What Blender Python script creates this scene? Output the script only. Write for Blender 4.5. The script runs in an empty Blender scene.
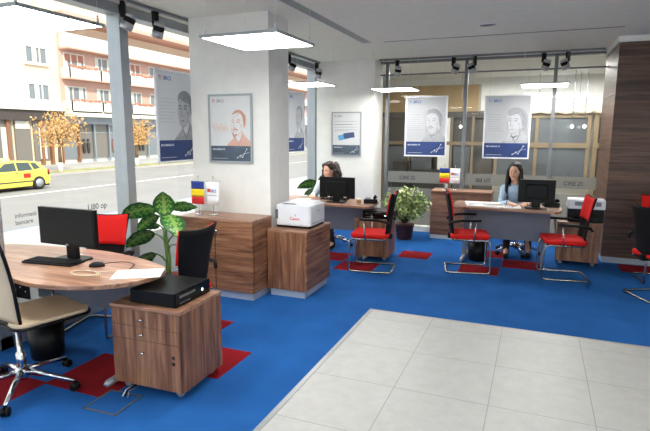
import bpy, math, random
from mathutils import Vector, Matrix, Euler
PI = math.pi
random.seed(7)
S = bpy.context.scene
COL = S.collection

# ---------------------------------------------------------------- materials
MATS = {}
def lin(c):
    return tuple(((x/255)/12.92 if x/255 <= .04045 else ((x/255+.055)/1.055)**2.4) for x in c)
def newmat(name):
    m = bpy.data.materials.new(name); m.use_nodes = True
    nt = m.node_tree
    b = nt.nodes['Principled BSDF']
    return m, nt, b
def plain(name, rgb, rough=.5, metal=0, bump=0, bscale=200, var=0, vscale=8, spec=.5, coat=0):
    m, nt, b = newmat(name)
    c = lin(rgb)
    b.inputs['Base Color'].default_value = (*c, 1)
    b.inputs['Roughness'].default_value = rough
    b.inputs['Metallic'].default_value = metal
    b.inputs['Specular IOR Level'].default_value = .2 if name.startswith('black') else spec
    b.inputs['Coat Weight'].default_value = coat
    tc = nt.nodes.new('ShaderNodeTexCoord')
    if True:
        n = nt.nodes.new('ShaderNodeTexNoise'); n.inputs['Scale'].default_value = vscale; n.inputs['Detail'].default_value = 3
        nt.links.new(tc.outputs['Object'], n.inputs['Vector'])
        r = nt.nodes.new('ShaderNodeValToRGB')
        v = var if var else .03
        r.color_ramp.elements[0].position = .3; r.color_ramp.elements[1].position = .7
        r.color_ramp.elements[0].color = (*[x*(1-v) for x in c], 1)
        r.color_ramp.elements[1].color = (*[min(1, x*(1+v)) for x in c], 1)
        nt.links.new(n.outputs['Fac'], r.inputs['Fac']); nt.links.new(r.outputs['Color'], b.inputs['Base Color'])
    if bump:
        n = nt.nodes.new('ShaderNodeTexNoise'); n.inputs['Scale'].default_value = bscale; n.inputs['Detail'].default_value = 4
        nt.links.new(tc.outputs['Object'], n.inputs['Vector'])
        bp = nt.nodes.new('ShaderNodeBump'); bp.inputs['Strength'].default_value = bump; bp.inputs['Distance'].default_value = .002
        nt.links.new(n.outputs['Fac'], bp.inputs['Height']); nt.links.new(bp.outputs['Normal'], b.inputs['Normal'])
    MATS[name] = m
    return m
def emit(name, rgb, strength):
    m, nt, b = newmat(name)
    nt.nodes.remove(b)
    e = nt.nodes.new('ShaderNodeEmission'); e.inputs['Color'].default_value = (*lin(rgb), 1); e.inputs['Strength'].default_value = strength
    nt.links.new(e.outputs[0], nt.nodes['Material Output'].inputs['Surface'])
    MATS[name] = m; return m
def wood(name, dark, mid, light, scale, rough=.42, seed=0):
    """scale: per-axis frequency; a small number runs along the grain"""
    m, nt, b = newmat(name); L = nt.links
    tc = nt.nodes.new('ShaderNodeTexCoord')
    mp = nt.nodes.new('ShaderNodeMapping'); mp.inputs['Scale'].default_value = scale; mp.inputs['Location'].default_value = (seed*3.1, seed*1.7, seed*2.3)
    L.new(tc.outputs['Object'], mp.inputs['Vector'])
    n = nt.nodes.new('ShaderNodeTexNoise'); n.inputs['Scale'].default_value = 1; n.inputs['Detail'].default_value = 5; n.inputs['Roughness'].default_value = .65; n.inputs['Distortion'].default_value = .6
    L.new(mp.outputs[0], n.inputs['Vector'])
    r = nt.nodes.new('ShaderNodeValToRGB'); cr = r.color_ramp
    cr.elements[0].position = .32; cr.elements[0].color = (*lin(dark), 1)
    cr.elements[1].position = .72; cr.elements[1].color = (*lin(light), 1)
    e = cr.elements.new(.5); e.color = (*lin(mid), 1)
    L.new(n.outputs['Fac'], r.inputs['Fac'])
    mp2 = nt.nodes.new('ShaderNodeMapping'); mp2.inputs['Scale'].default_value = tuple(s*5 for s in scale)
    L.new(tc.outputs['Object'], mp2.inputs['Vector'])
    n2 = nt.nodes.new('ShaderNodeTexNoise'); n2.inputs['Scale'].default_value = 1; n2.inputs['Detail'].default_value = 3
    L.new(mp2.outputs[0], n2.inputs['Vector'])
    mx = nt.nodes.new('ShaderNodeMixRGB'); mx.blend_type = 'MULTIPLY'; mx.inputs['Fac'].default_value = .45
    r2 = nt.nodes.new('ShaderNodeValToRGB'); r2.color_ramp.elements[0].position = .3; r2.color_ramp.elements[0].color = (.45, .42, .4, 1); r2.color_ramp.elements[1].position = .6; r2.color_ramp.elements[1].color = (1.1, 1.1, 1.1, 1)
    L.new(n2.outputs['Fac'], r2.inputs['Fac'])
    L.new(r.outputs[0], mx.inputs[1]); L.new(r2.outputs[0], mx.inputs[2]); L.new(mx.outputs[0], b.inputs['Base Color'])
    b.inputs['Roughness'].default_value = rough
    MATS[name] = m; return m
def glass(name, tint=(1, 1, 1), refl=1.0):
    m, nt, b = newmat(name); nt.nodes.remove(b); L = nt.links
    t = nt.nodes.new('ShaderNodeBsdfTransparent'); t.inputs[0].default_value = (*tint, 1)
    g = nt.nodes.new('ShaderNodeBsdfGlossy'); g.inputs['Roughness'].default_value = .01; g.inputs['Color'].default_value = (1, 1, 1, 1)
    f = nt.nodes.new('ShaderNodeFresnel'); f.inputs['IOR'].default_value = 1.3
    mu = nt.nodes.new('ShaderNodeMath'); mu.operation = 'MULTIPLY'; mu.inputs[1].default_value = refl
    mx = nt.nodes.new('ShaderNodeMixShader')
    ge = nt.nodes.new('ShaderNodeNewGeometry'); iv = nt.nodes.new('ShaderNodeMath'); iv.operation = 'SUBTRACT'; iv.inputs[0].default_value = 1
    m3 = nt.nodes.new('ShaderNodeMath'); m3.operation = 'MULTIPLY'
    L.new(ge.outputs['Backfacing'], iv.inputs[1]); L.new(f.outputs[0], mu.inputs[0]); L.new(mu.outputs[0], m3.inputs[0]); L.new(iv.outputs[0], m3.inputs[1]); L.new(m3.outputs[0], mx.inputs[0]); L.new(t.outputs[0], mx.inputs[1]); L.new(g.outputs[0], mx.inputs[2])
    L.new(mx.outputs[0], nt.nodes['Material Output'].inputs['Surface'])
    MATS[name] = m; return m
def film(name, rgb, opac):
    m, nt, b = newmat(name); L = nt.links
    b.inputs['Base Color'].default_value = (*lin(rgb), 1); b.inputs['Roughness'].default_value = .6
    tr = nt.nodes.new('ShaderNodeBsdfTranslucent'); tr.inputs[0].default_value = (*lin(rgb), 1)
    m1 = nt.nodes.new('ShaderNodeMixShader'); m1.inputs[0].default_value = .5
    L.new(b.outputs[0], m1.inputs[1]); L.new(tr.outputs[0], m1.inputs[2])
    t = nt.nodes.new('ShaderNodeBsdfTransparent')
    m2 = nt.nodes.new('ShaderNodeMixShader'); m2.inputs[0].default_value = opac
    L.new(t.outputs[0], m2.inputs[1]); L.new(m1.outputs[0], m2.inputs[2]); L.new(m2.outputs[0], nt.nodes['Material Output'].inputs['Surface'])
    MATS[name] = m; return m

plain('wall_white', (227, 226, 222), .6, bump=.05, bscale=90)
plain('ceiling_white', (224, 223, 212), .7, bump=.03)
plain('carpet_blue', (34, 90, 157), .95, bump=.9, bscale=420, var=.09, vscale=3.2, spec=.1)
plain('carpet_red', (128, 22, 30), .95, bump=.9, bscale=420, var=.10, vscale=6, spec=.1)
plain('alu', (160, 165, 170), .38, .5)
plain('alu_dark', (118, 122, 126), .4, .4)
plain('chrome', (205, 207, 212), .14, 1)
plain('steel_tube', (168, 168, 166), .25, 1)
plain('black_plastic', (14, 14, 16), .42)
plain('black_gloss', (9, 10, 13), .16)
plain('black_mesh', (17, 17, 20), .75, bump=.6, bscale=600)
plain('red_fabric', (205, 30, 28), .85, bump=.4, bscale=500, spec=.2)
plain('beige_leather', (208, 186, 158), .45, bump=.2, bscale=60)
plain('grey_panel', (100, 104, 118), .55)
plain('white_plastic', (222, 224, 230), .35)
plain('grey_plastic', (122, 126, 134), .4)
plain('paper', (242, 243, 246), .8)
plain('plinth', (176, 186, 198), .4, .2)
plain('edge_strip', (158, 164, 166), .35, .35)
plain('slot_dark', (84, 86, 90), .6)
plain('spot_silver', (176, 178, 182), .3, .6)
plain('poster_paper', (182, 184, 188), .6)
plain('poster_card', (212, 213, 214), .6)
def sheet_mat():
    m = MATS['poster_paper']; nt = m.node_tree; b = nt.nodes['Principled BSDF']
    tr = nt.nodes.new('ShaderNodeBsdfTranslucent'); tr.inputs[0].default_value = (*lin((226, 228, 232)), 1)
    mx = nt.nodes.new('ShaderNodeMixShader'); mx.inputs[0].default_value = .5
    nt.links.new(b.outputs[0], mx.inputs[1]); nt.links.new(tr.outputs[0], mx.inputs[2]); nt.links.new(mx.outputs[0], nt.nodes['Material Output'].inputs['Surface'])
sheet_mat()
plain('poster_blue', (34, 58, 112), .6, var=.25, vscale=3)
plain('poster_slate', (74, 88, 104), .6, var=.3, vscale=4)
plain('ink_blue', (58, 92, 170), .6)
plain('ink_red', (206, 70, 56), .6)
plain('ink_grey', (140, 142, 148), .7)
plain('ink_mid', (162, 164, 169), .7)
plain('ink_light', (178, 180, 185), .7)
plain('ink_dark', (104, 107, 114), .7)
plain('sepia_dark', (198, 146, 128), .7)
plain('sepia_mid', (212, 172, 156), .7)
plain('sepia_light', (216, 190, 178), .7)
plain('card_blue', (92, 160, 206), .5)
plain('card_navy', (62, 78, 120), .5)
plain('ink_white', (226, 230, 238), .6)
plain('flag_blue', (30, 56, 140), .7)
plain('flag_yellow', (240, 208, 24), .7)
plain('flag_red', (206, 34, 40), .7)
plain('leaf_green', (62, 122, 50), .4, var=.3, vscale=16)
plain('leaf_dark', (38, 92, 42), .38, var=.3, vscale=16)
plain('leaf_cream', (140, 176, 92), .4)
plain('bush_leaf', (126, 152, 78), .5, var=.4, vscale=14)
plain('bush_leaf_pale', (198, 208, 150), .5, var=.2, vscale=14)
plain('stem_green', (92, 128, 62), .5)
plain('stem_brown', (84, 66, 46), .8)
plain('pot_red', (150, 60, 46), .5)
plain('pot_brown', (92, 48, 42), .5)
plain('soil', (52, 40, 32), 1, bump=1, bscale=60)
plain('skin', (222, 172, 146), .5)
plain('lips', (180, 98, 92), .4)
plain('eye_white', (235, 235, 235), .3)
plain('eye_dark', (40, 26, 20), .2)
plain('hair_black', (20, 16, 18), .55, bump=.6, bscale=140)
plain('hair_brown', (48, 30, 24), .5, bump=.8, bscale=110)
plain('blouse_blue', (176, 202, 226), .8, bump=.2, bscale=120)
plain('blouse_pale', (206, 218, 226), .8, bump=.2, bscale=120)
plain('dark_cloth', (28, 28, 34), .8)
plain('cup_tan', (176, 142, 96), .5)
plain('cable_beige', (214, 202, 178), .5)
plain('cream_wall', (226, 206, 178), .9, var=.05, vscale=.4)
plain('pink_wall', (206, 166, 150), .9, var=.06, vscale=.4)
plain('facade_white', (226, 220, 208), .8)
plain('brown_trim', (142, 98, 70), .6)
plain('shop_dark', (122, 116, 108), .3)
plain('lintel_dark', (74, 66, 62), .6)
plain('window_glass', (122, 128, 132), .15)
plain('blind_red', (176, 116, 98), .7)
plain('curtain', (214, 212, 204), .8)
plain('asphalt', (148, 144, 140), .95, bump=.3, bscale=40, var=.06, vscale=.6)
plain('pavement', (176, 172, 166), .95, bump=.3, bscale=20, var=.06, vscale=.8)
plain('kerb', (140, 146, 156), .9)
plain('roadline', (228, 226, 220), .9)
plain('grass', (160, 156, 104), 1, bump=1, bscale=30, var=.3, vscale=1.5)
plain('bark', (120, 96, 74), .9)
plain('whitewash', (232, 228, 220), .9)
plain('autumn_leaf', (206, 164, 106), .8, var=.35, vscale=1.2)
plain('taxi_yellow', (226, 214, 84), .3, coat=.5)
plain('tyre', (30, 30, 32), .8)
plain('hubcap', (178, 180, 184), .35, .6)
plain('car_glass', (66, 76, 74), .1)
plain('tail_red', (178, 42, 34), .3)
plain('geranium', (196, 128, 104), .8)
plain('lobby_floor', (120, 116, 110), .4)
plain('lobby_wall', (186, 182, 172), .8)
plain('lobby_ceiling', (232, 232, 230), .8)
plain('stone_tan', (178, 154, 116), .8, var=.08, vscale=2)
plain('frame_wood', (134, 116, 90), .5)
plain('dark_beam', (88, 84, 78), .6)
plain('lobby_glass', (92, 96, 100), .12)
plain('lobby_dark', (58, 56, 54), .4)
plain('valance', (214, 206, 190), .9)
plain('brown_rug', (120, 74, 60), .9)
emit('panel_light', (255, 253, 248), 14.5)
emit('lamp_glow', (255, 250, 240), 9)
emit('spot_glow', (255, 250, 235), 1.5)
emit('tube_light', (255, 252, 240), 9)
emit('led_green', (190, 240, 230), 2)
emit('taxi_sign_glow', (250, 240, 170), 1)
glass('clear_glass', (.97, .985, .98), 1.0)
film('frost_film', (150, 152, 150), .55)
film('frost_text_pale', (120, 124, 130), .6)
film('frost_text', (66, 70, 76), .95)
WD = ((82, 50, 34), (136, 92, 66), (180, 136, 102))
wood('walnut_x', *WD, (1.6, 1.6, 26))                      # grain along x/y (horizontal)
wood('walnut_z', *WD, (20, 20, 1.3), seed=1)               # grain vertical
wood('walnut_top', (112, 76, 58), (160, 118, 94), (192, 152, 126), (1.6, 24, 24), rough=.3, seed=2)
wood('clad_wood', (52, 32, 24), (88, 60, 46), (120, 88, 70), (1.0, 1.0, 24), rough=.45, seed=3)
wood('counter_wood', (96, 62, 46), (140, 98, 76), (172, 130, 106), (1.4, 1.4, 22), rough=.45, seed=4)

def tile_material():
    m, nt, b = newmat('floor_tile'); L = nt.links
    tc = nt.nodes.new('ShaderNodeTexCoord'); sep = nt.nodes.new('ShaderNodeSeparateXYZ'); L.new(tc.outputs['Object'], sep.inputs[0])
    def joint(sock, off):
        a = nt.nodes.new('ShaderNodeMath'); a.operation = 'ADD'; a.inputs[1].default_value = off + 60; L.new(sock, a.inputs[0])
        f = nt.nodes.new('ShaderNodeMath'); f.operation = 'PINGPONG'; f.inputs[1].default_value = .3; L.new(a.outputs[0], f.inputs[0])
        c = nt.nodes.new('ShaderNodeMath'); c.operation = 'LESS_THAN'; c.inputs[1].default_value = .0028; L.new(f.outputs[0], c.inputs[0])
        return c
    jx = joint(sep.outputs[0], .787); jy = joint(sep.outputs[1], -4.347)
    mx = nt.nodes.new('ShaderNodeMath'); mx.operation = 'MAXIMUM'; L.new(jx.outputs[0], mx.inputs[0]); L.new(jy.outputs[0], mx.inputs[1])
    n = nt.nodes.new('ShaderNodeTexNoise'); n.inputs['Scale'].default_value = 9; n.inputs['Detail'].default_value = 8; n.inputs['Roughness'].default_value = .7
    L.new(tc.outputs['Object'], n.inputs['Vector'])
    r = nt.nodes.new('ShaderNodeValToRGB'); r.color_ramp.elements[0].position = .35; r.color_ramp.elements[0].color = (*lin((176, 176, 174)), 1)
    r.color_ramp.elements[1].position = .7; r.color_ramp.elements[1].color = (*lin((188, 188, 186)), 1); L.new(n.outputs['Fac'], r.inputs['Fac'])
    mm = nt.nodes.new('ShaderNodeMixRGB'); L.new(mx.outputs[0], mm.inputs['Fac']); L.new(r.outputs[0], mm.inputs[1]); mm.inputs[2].default_value = (*lin((142, 142, 138)), 1)
    L.new(mm.outputs[0], b.inputs['Base Color']); b.inputs['Roughness'].default_value = .42
    MATS['floor_tile'] = m
tile_material()

# ---------------------------------------------------------------- mesh builder
class MB:
    def __init__(s): s.v = []; s.f = []; s.mi = []; s.sm = []; s.cur = 0; s.smooth = False
    def add(s, vs, fs, smooth=None):
        o = len(s.v); s.v += [tuple(v) for v in vs]
        for f in fs: s.f.append(tuple(i+o for i in f)); s.mi.append(s.cur); s.sm.append(s.smooth if smooth is None else smooth)
        return s
    def box(s, x0, x1, y0, y1, z0, z1, M=None):
        vs = [Vector((x, y, z)) for z in (z0, z1) for y in (y0, y1) for x in (x0, x1)]
        if M is not None: vs = [M @ v for v in vs]
        return s.add(vs, [(0, 2, 3, 1), (4, 5, 7, 6), (0, 1, 5, 4), (2, 6, 7, 3), (0, 4, 6, 2), (1, 3, 7, 5)], False)
    def tube(s, pts, r, n=8, closed=False, cap=True):
        pts = [Vector(p) for p in pts]; N = len(pts); rings = []
        rs = r if isinstance(r, (list, tuple)) else [r]*N
        up = None
        for i, p in enumerate(pts):
            a = pts[i-1] if (i > 0 or closed) else p; b = pts[(i+1) % N] if (i < N-1 or closed) else p
            t = (b-a)
            if t.length < 1e-9: t = Vector((0, 0, 1))
            t.normalize()
            if up is None: up = Vector((0, 0, 1)) if abs(t.z) < .9 else Vector((1, 0, 0))
            u = (up - t*up.dot(t))
            if u.length < 1e-4: u = t.orthogonal()
            u.normalize(); w = t.cross(u); up = u
            rings.append([p + (u*math.cos(2*PI*k/n) + w*math.sin(2*PI*k/n))*rs[i] for k in range(n)])
        vs = [v for rg in rings for v in rg]; fs = []
        for i in range(N if closed else N-1):
            j = (i+1) % N
            for k in range(n): fs.append((i*n+k, i*n+(k+1) % n, j*n+(k+1) % n, j*n+k))
        if cap and not closed: fs.append(tuple(range(n))[::-1]); fs.append(tuple((N-1)*n+k for k in range(n)))
        return s.add(vs, fs, True)
    def lathe(s, prof, n=24, c=(0, 0, 0), M=None, smooth=True):
        vs = []; fs = []
        for (r, z) in prof:
            for k in range(n):
                v = Vector((r*math.cos(2*PI*k/n), r*math.sin(2*PI*k/n), z))
                v = (M @ v) if M is not None else v
                vs.append(v + Vector(c))
        for i in range(len(prof)-1):
            for k in range(n): fs.append((i*n+k, i*n+(k+1) % n, (i+1)*n+(k+1) % n, (i+1)*n+k))
        fs.append(tuple(range(n))[::-1]); fs.append(tuple((len(prof)-1)*n+k for k in range(n)))
        return s.add(vs, fs, smooth)
    def prism(s, out, z0, z1, M=None):
        n = len(out); vs = [Vector((x, y, z0)) for x, y in out] + [Vector((x, y, z1)) for x, y in out]
        if M is not None: vs = [M @ v for v in vs]
        fs = [tuple(range(n))[::-1], tuple(range(n, 2*n))] + [(i, (i+1) % n, n+(i+1) % n, n+i) for i in range(n)]
        return s.add(vs, fs, False)
    def sheet(s, fn, nu, nv, th=0.0):
        """grid surface fn(u,v)->Vector with thickness along its normal"""
        P = [[Vector(fn(i/nu, j/nv)) for i in range(nu+1)] for j in range(nv+1)]
        if th == 0:
            vs = [p for r in P for p in r]
            fs = [(j*(nu+1)+i, j*(nu+1)+i+1, (j+1)*(nu+1)+i+1, (j+1)*(nu+1)+i) for j in range(nv) for i in range(nu)]
            return s.add(vs, fs, True)
        Q = []
        for j in range(nv+1):
            row = []
            for i in range(nu+1):
                a = P[j][min(i+1, nu)] - P[j][max(i-1, 0)]; b = P[min(j+1, nv)][i] - P[max(j-1, 0)][i]
                nn = a.cross(b); nn = nn.normalized() if nn.length > 1e-9 else Vector((0, 0, 1))
                row.append(P[j][i] + nn*th)
            Q.append(row)
        vs = [p for r in P for p in r] + [p for r in Q for p in r]
        K = (nu+1)*(nv+1); W = nu+1; fs = []
        for j in range(nv):
            for i in range(nu):
                a, b, c, d = j*W+i, j*W+i+1, (j+1)*W+i+1, (j+1)*W+i
                fs += [(d, c, b, a), (a+K, b+K, c+K, d+K)]
        for i in range(nu):
            fs.append((i, i+1, i+1+K, i+K)); a = nv*W+i; fs.append((a+1, a, a+K, a+1+K))
        for j in range(nv):
            a, b = j*W, (j+1)*W; fs.append((b, a, a+K, b+K)); a += nu; b += nu; fs.append((a, b, b+K, a+K))
        return s.add(vs, fs, True)
    def ball(s, c, r, n=12, M=None):
        rx, ry, rz = r if isinstance(r, (tuple, list)) else (r, r, r); c = Vector(c); vs = []; fs = []
        m = n//2
        for j in range(m+1):
            th = PI*j/m
            for k in range(n):
                v = Vector((rx*math.sin(th)*math.cos(2*PI*k/n), ry*math.sin(th)*math.sin(2*PI*k/n), rz*math.cos(th)))
                if M is not None: v = M @ v
                vs.append(c+v)
        for j in range(m):
            for k in range(n): fs.append((j*n+k, (j+1)*n+k, (j+1)*n+(k+1) % n, j*n+(k+1) % n))
        return s.add(vs, fs, True)
    def cap(s, a, b, r0, r1, n=12):
        a = Vector(a); b = Vector(b); d = (b-a); L = d.length; d.normalize(); pts = []; rs = []
        for k in range(4): t = PI/2*k/3.0; pts.append(a - d*r0*math.cos(t)); rs.append(max(.0005, r0*math.sin(t)))
        for k in range(4): t = PI/2*k/3.0; pts.append(b + d*r1*math.sin(t)); rs.append(max(.0005, r1*math.cos(t)))
        return s.tube(pts, rs, n)
    def ribbon(s, pts, w, y=0.0):
        """flat stroke in the x-z plane"""
        pts = [Vector((p[0], y, p[1])) for p in pts]; vs = []; fs = []; N = len(pts)
        for i, p in enumerate(pts):
            t = (pts[min(i+1, N-1)] - pts[max(i-1, 0)]); t.normalize(); nn = Vector((-t.z, 0, t.x))
            ww = w*(.35 + .65*math.sin(PI*(i+.5)/N)) if N > 2 else w
            vs += [p+nn*ww/2, p-nn*ww/2]
        for i in range(N-1): fs.append((2*i, 2*i+1, 2*i+3, 2*i+2))
        return s.add(vs, fs, False)
    def poly(s, pts, y=0.0):
        return s.add([(p[0], y, p[1]) for p in pts], [tuple(range(len(pts)))], False)
    def mesh(s, name):
        me = bpy.data.meshes.new(name); me.from_pydata(s.v, [], s.f)
        me.polygons.foreach_set('material_index', s.mi); me.polygons.foreach_set('use_smooth', s.sm); me.update()
        return me
    def build(s, name, mats, parent=None, bevel=0, label=None, fix=True):
        me = s.mesh(name)
        if fix:
            import bmesh
            bm = bmesh.new(); bm.from_mesh(me); bmesh.ops.recalc_face_normals(bm, faces=bm.faces); bm.to_mesh(me); bm.free()
        o = bpy.data.objects.new(name, me); COL.objects.link(o)
        for m in (mats if isinstance(mats, (list, tuple)) else [mats]): me.materials.append(MATS[m])
        if parent: o.parent = parent
        if bevel:
            b = o.modifiers.new('Bevel', 'BEVEL'); b.width = bevel; b.segments = 2; b.limit_method = 'ANGLE'; b.angle_limit = math.radians(40)
        if label: o['label'] = label
        return o

def thing(name, label, cat, loc=(0, 0, 0), rz=0, group=None):
    o = bpy.data.objects.new(name, None); COL.objects.link(o); o.location = loc; o.rotation_euler = (0, 0, rz)
    o.empty_display_size = .1
    o['label'] = label; o['category'] = cat
    if group: o['group'] = group
    return o
def tag(o, label, cat, group=None):
    o['label'] = label; o['category'] = cat
    if group: o['group'] = group
    return o
def struct(o): o['kind'] = 'structure'; return o
def bx(name, mat, b, parent=None, bevel=0, label=None):
    return MB().box(*b).build(name, mat, parent, bevel, label)
def kids(o): return [c for c in bpy.data.objects if c.parent == o]
def copy_tree(o, parent=None):
    c = o.copy(); COL.objects.link(c)
    if parent: c.parent = parent
    for ch in KIDS.get(o.name, []): copy_tree(ch, c)
    return c
KIDS = {}
def index_kids():
    KIDS.clear()
    for o in bpy.data.objects:
        if o.parent: KIDS.setdefault(o.parent.name, []).append(o)
def dup(root, loc, rz, label, group=None, cat=None):
    index_kids(); r = copy_tree(root); r.location = loc; r.rotation_euler = (0, 0, rz); r['label'] = label
    if group: r['group'] = group
    return r
def rrect(x0, x1, y0, y1, r, n=5):
    out = []
    for cx, cy, a0 in ((x1-r, y0+r, -PI/2), (x1-r, y1-r, 0), (x0+r, y1-r, PI/2), (x0+r, y0+r, PI)):
        for k in range(n+1): a = a0 + PI/2*k/n; out.append((cx+r*math.cos(a), cy+r*math.sin(a)))
    return out
def catmull(P, n=8, closed=True):
    out = []; N = len(P)
    rng = range(N) if closed else range(N-1)
    for i in rng:
        if closed: p0, p1, p2, p3 = P[(i-1) % N], P[i], P[(i+1) % N], P[(i+2) % N]
        else: p0, p1, p2, p3 = P[max(i-1, 0)], P[i], P[i+1], P[min(i+2, N-1)]
        for k in range(n):
            t = k/n
            out.append(tuple(.5*((2*b)+(-a+c)*t+(2*a-5*b+4*c-d)*t*t+(-a+3*b-3*c+d)*t**3) for a, b, c, d in zip(p0, p1, p2, p3)))
    if not closed: out.append(tuple(P[-1]))
    return out
def text_obj(name, txt, size, mat, M, parent, align='LEFT', extrude=.0004, sx=1.0):
    cu = bpy.data.curves.new(name, 'FONT'); cu.body = txt; cu.size = size; cu.extrude = extrude; cu.offset = size*.018; cu.align_x = align
    o = bpy.data.objects.new(name+'_t', cu); COL.objects.link(o)
    dg = bpy.context.evaluated_depsgraph_get(); dg.update()
    me = bpy.data.meshes.new_from_object(o.evaluated_get(dg)); bpy.data.objects.remove(o)
    me.transform(M @ Matrix.Diagonal((sx, 1, 1, 1)))
    ob = bpy.data.objects.new(name, me); COL.objects.link(ob); me.materials.clear(); me.materials.append(MATS[mat])
    for p in me.polygons: p.material_index = 0
    ob.parent = parent
    return ob
RX = Matrix.Rotation(PI/2, 4, 'X')     # text laid in x-z plane facing -y
def T(x, y, z): return Matrix.Translation((x, y, z))

# ---------------------------------------------------------------- setting
CZ = 2.87           # ceiling
WX = -3.80          # street glass plane
GY = 8.80           # rear glass plane
def rects_floor():
    m = MB()
    reds = [(-2.98, -2.45, 2.30, 2.83), (-3.48, -2.98, 1.82, 2.32), (-2.42, -1.94, 2.80, 3.27), (-2.92, -2.42, 3.27, 3.78),
            (-2.74, -2.30, 6.24, 6.68), (-2.28, -1.80, 5.82, 6.26), (-1.70, -1.28, 6.76, 7.18),
            (-.82, -.35, 7.22, 7.66), (-.34, .14, 6.74, 7.18), (-.82, -.35, 6.28, 6.69), (1.05, 1.5, 7.1, 7.5)]
    m.cur = 0; m.box(-3.9, 5, -3.5, 8.8, -.12, 0)
    m.cur = 1
    for r in reds: m.box(r[0], r[1], r[2], r[3], -.01, .0015)
    m.cur = 2; m.box(-1.36, 5, -3.5, 4.56, -.01, .006)
    return m.build('floor', ['carpet_blue', 'carpet_red', 'floor_tile'])
struct(rects_floor())
struct(MB().box(-1.395, -1.36, -3.5, 4.57, -.01, .010).box(-1.395, 5, 4.555, 4.575, -.01, .007).build('trim_1', 'edge_strip'))
# ceiling with two grille openings
sl1 = (-2.27, -2.15, 2.6, 6.88); sl2 = (-1.98, .82, 6.87, 6.92)
cm = MB(); z0, z1 = CZ, CZ+.25
cm.box(-3.9, sl1[0], -3.5, 8.95, z0, z1); cm.box(sl1[1], 5, -3.5, sl2[2], z0, z1); cm.box(sl1[0], sl1[1], -3.5, sl1[2], z0, z1)
cm.box(sl1[0], 5, sl2[3], 8.95, z0, z1); cm.box(sl1[0], sl1[1], sl1[3], sl2[3], z0, z1)
cm.box(sl1[1], sl2[0], sl2[2], sl2[3], z0, z1); cm.box(sl2[1], 5, sl2[2], sl2[3], z0, z1)
cm.box(-3.9, 5, -3.5, 8.95, z1, z1+.1)
struct(cm.build('ceiling', 'ceiling_white'))
g = thing('ceiling_grille', 'long aluminium slot air grille set in the ceiling running towards the street column', 'air grille', (-2.21, 2.6, CZ-.002))
for k in range(5): bx('slat', 'edge_strip', (-.062+k*.026+.001, -.062+k*.026+.014, 0, 4.28, 0, .03), g)
bx('backing', 'slot_dark', (-.06, .06, 0, 4.28, .022, .03), g)
g = thing('ceiling_grille', 'thin single slot air grille in the ceiling in front of the rear glass', 'air grille', (-.58, 6.895, CZ-.002))
bx('slat', 'slot_dark', (-1.4, 1.4, -.008, .008, 0, .03), g); bx('frame', 'edge_strip', (-1.4, 1.4, -.026, -.02, 0, .02), g); bx('backing', 'slot_dark', (-1.4, 1.4, -.024, .024, .06, .07), g)
# unseen glazed front added behind the camera for daylight, then solid walls
bk = MB().box(-3.9, 5, -3.7, -3.5, -.1, .12).box(-3.9, 5, -3.7, -3.5, 2.75, 3.2)
for x in (-3.8, -1.6, .6, 2.8, 4.95): bk.box(x-.06, x+.06, -3.7, -3.5, .1, 2.8)
w3 = struct(bk.build('fill_window', 'alu')); MB().box(-3.8, 4.95, -3.61, -3.60, .12, 2.75).build('pane', 'clear_glass', w3)
struct(bx('wall_right', 'wall_white', (5, 5.2, -3.7, 9, -.1, 3.2)))
struct(bx('wall_rear', 'wall_white', (3.4, 5, 8.8, 9, -.1, 3.1)))
struct(bx('wall_corner', 'wall_white', (-3.9, -3.7, -3.7, -2.0, -.1, 3.1)))
# columns
struct(bx('wall_column', 'wall_white', (-3.52, -2.56, 4.75, 5.2, 0, CZ+.05), bevel=.004))
struct(bx('wall_pier', 'wall_white', (-3.62, -2.57, 8.45, 8.95, 0, CZ+.05), bevel=.004))
# wood-clad block at the right
pm = MB()
for a, b in ((.075, .726), (.732, 1.446), (1.452, 2.166), (2.172, 2.79)): pm.box(.86, 3.4, 7.55, 8.95, a, b)
pm.cur = 1; pm.box(.87, 3.39, 7.56, 8.94, .05, 2.8)
struct(pm.build('wall_clad', ['clad_wood', 'slot_dark']))
struct(bx('baseboard_clad', 'plinth', (.865, 3.4, 7.545, 8.9, 0, .075)))
struct(bx('trim_2', 'wall_white', (.84, 3.42, 7.53, 8.95, 2.8, CZ+.02)))
# street glazing (window_1) : frame, panes, film, lettering
w = MB()
my = [-2.0, -.14, 1.26, 2.60, 4.04, 5.46, 6.9, 8.72]
for y in my: w.box(WX-.10, WX+.06, y-.055, y+.055, -.1, CZ)
w.box(WX-.10, WX+.06, -2.1, 8.95, CZ-.09, CZ+.05); w.box(WX-.10, WX+.06, -2.1, 8.95, -.12, .10)
w1 = struct(w.build('window_1', 'alu', bevel=.004))
gl = MB(); 
for a, b in zip(my[:-1], my[1:]): gl.box(WX-.012, WX-.004, a+.05, b-.05, .08, CZ-.08)
gl.build('pane', 'clear_glass', w1)
fm = MB(); 
for a, b in ((2.66, 3.98), (4.10, 5.4)): fm.box(WX-.003, WX-.001, a, b, .1, .62)
fm.build('frosted_film', 'frost_film', w1)
RZ90 = Matrix.Rotation(PI/2, 4, 'Z')
def glass_text(name, txt, size, y, z, parent): return text_obj(name, txt, size, 'frost_text_pale', T(WX+.002, y, z) @ RZ90 @ RX, parent)
glass_text('lettering', 'LI80 op', .075, 3.52, .965, w1)
glass_text('lettering', 'informatii', .050, 2.80, 1.00, w1); glass_text('lettering', 'bancare', .050, 2.80, .945, w1)
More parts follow.
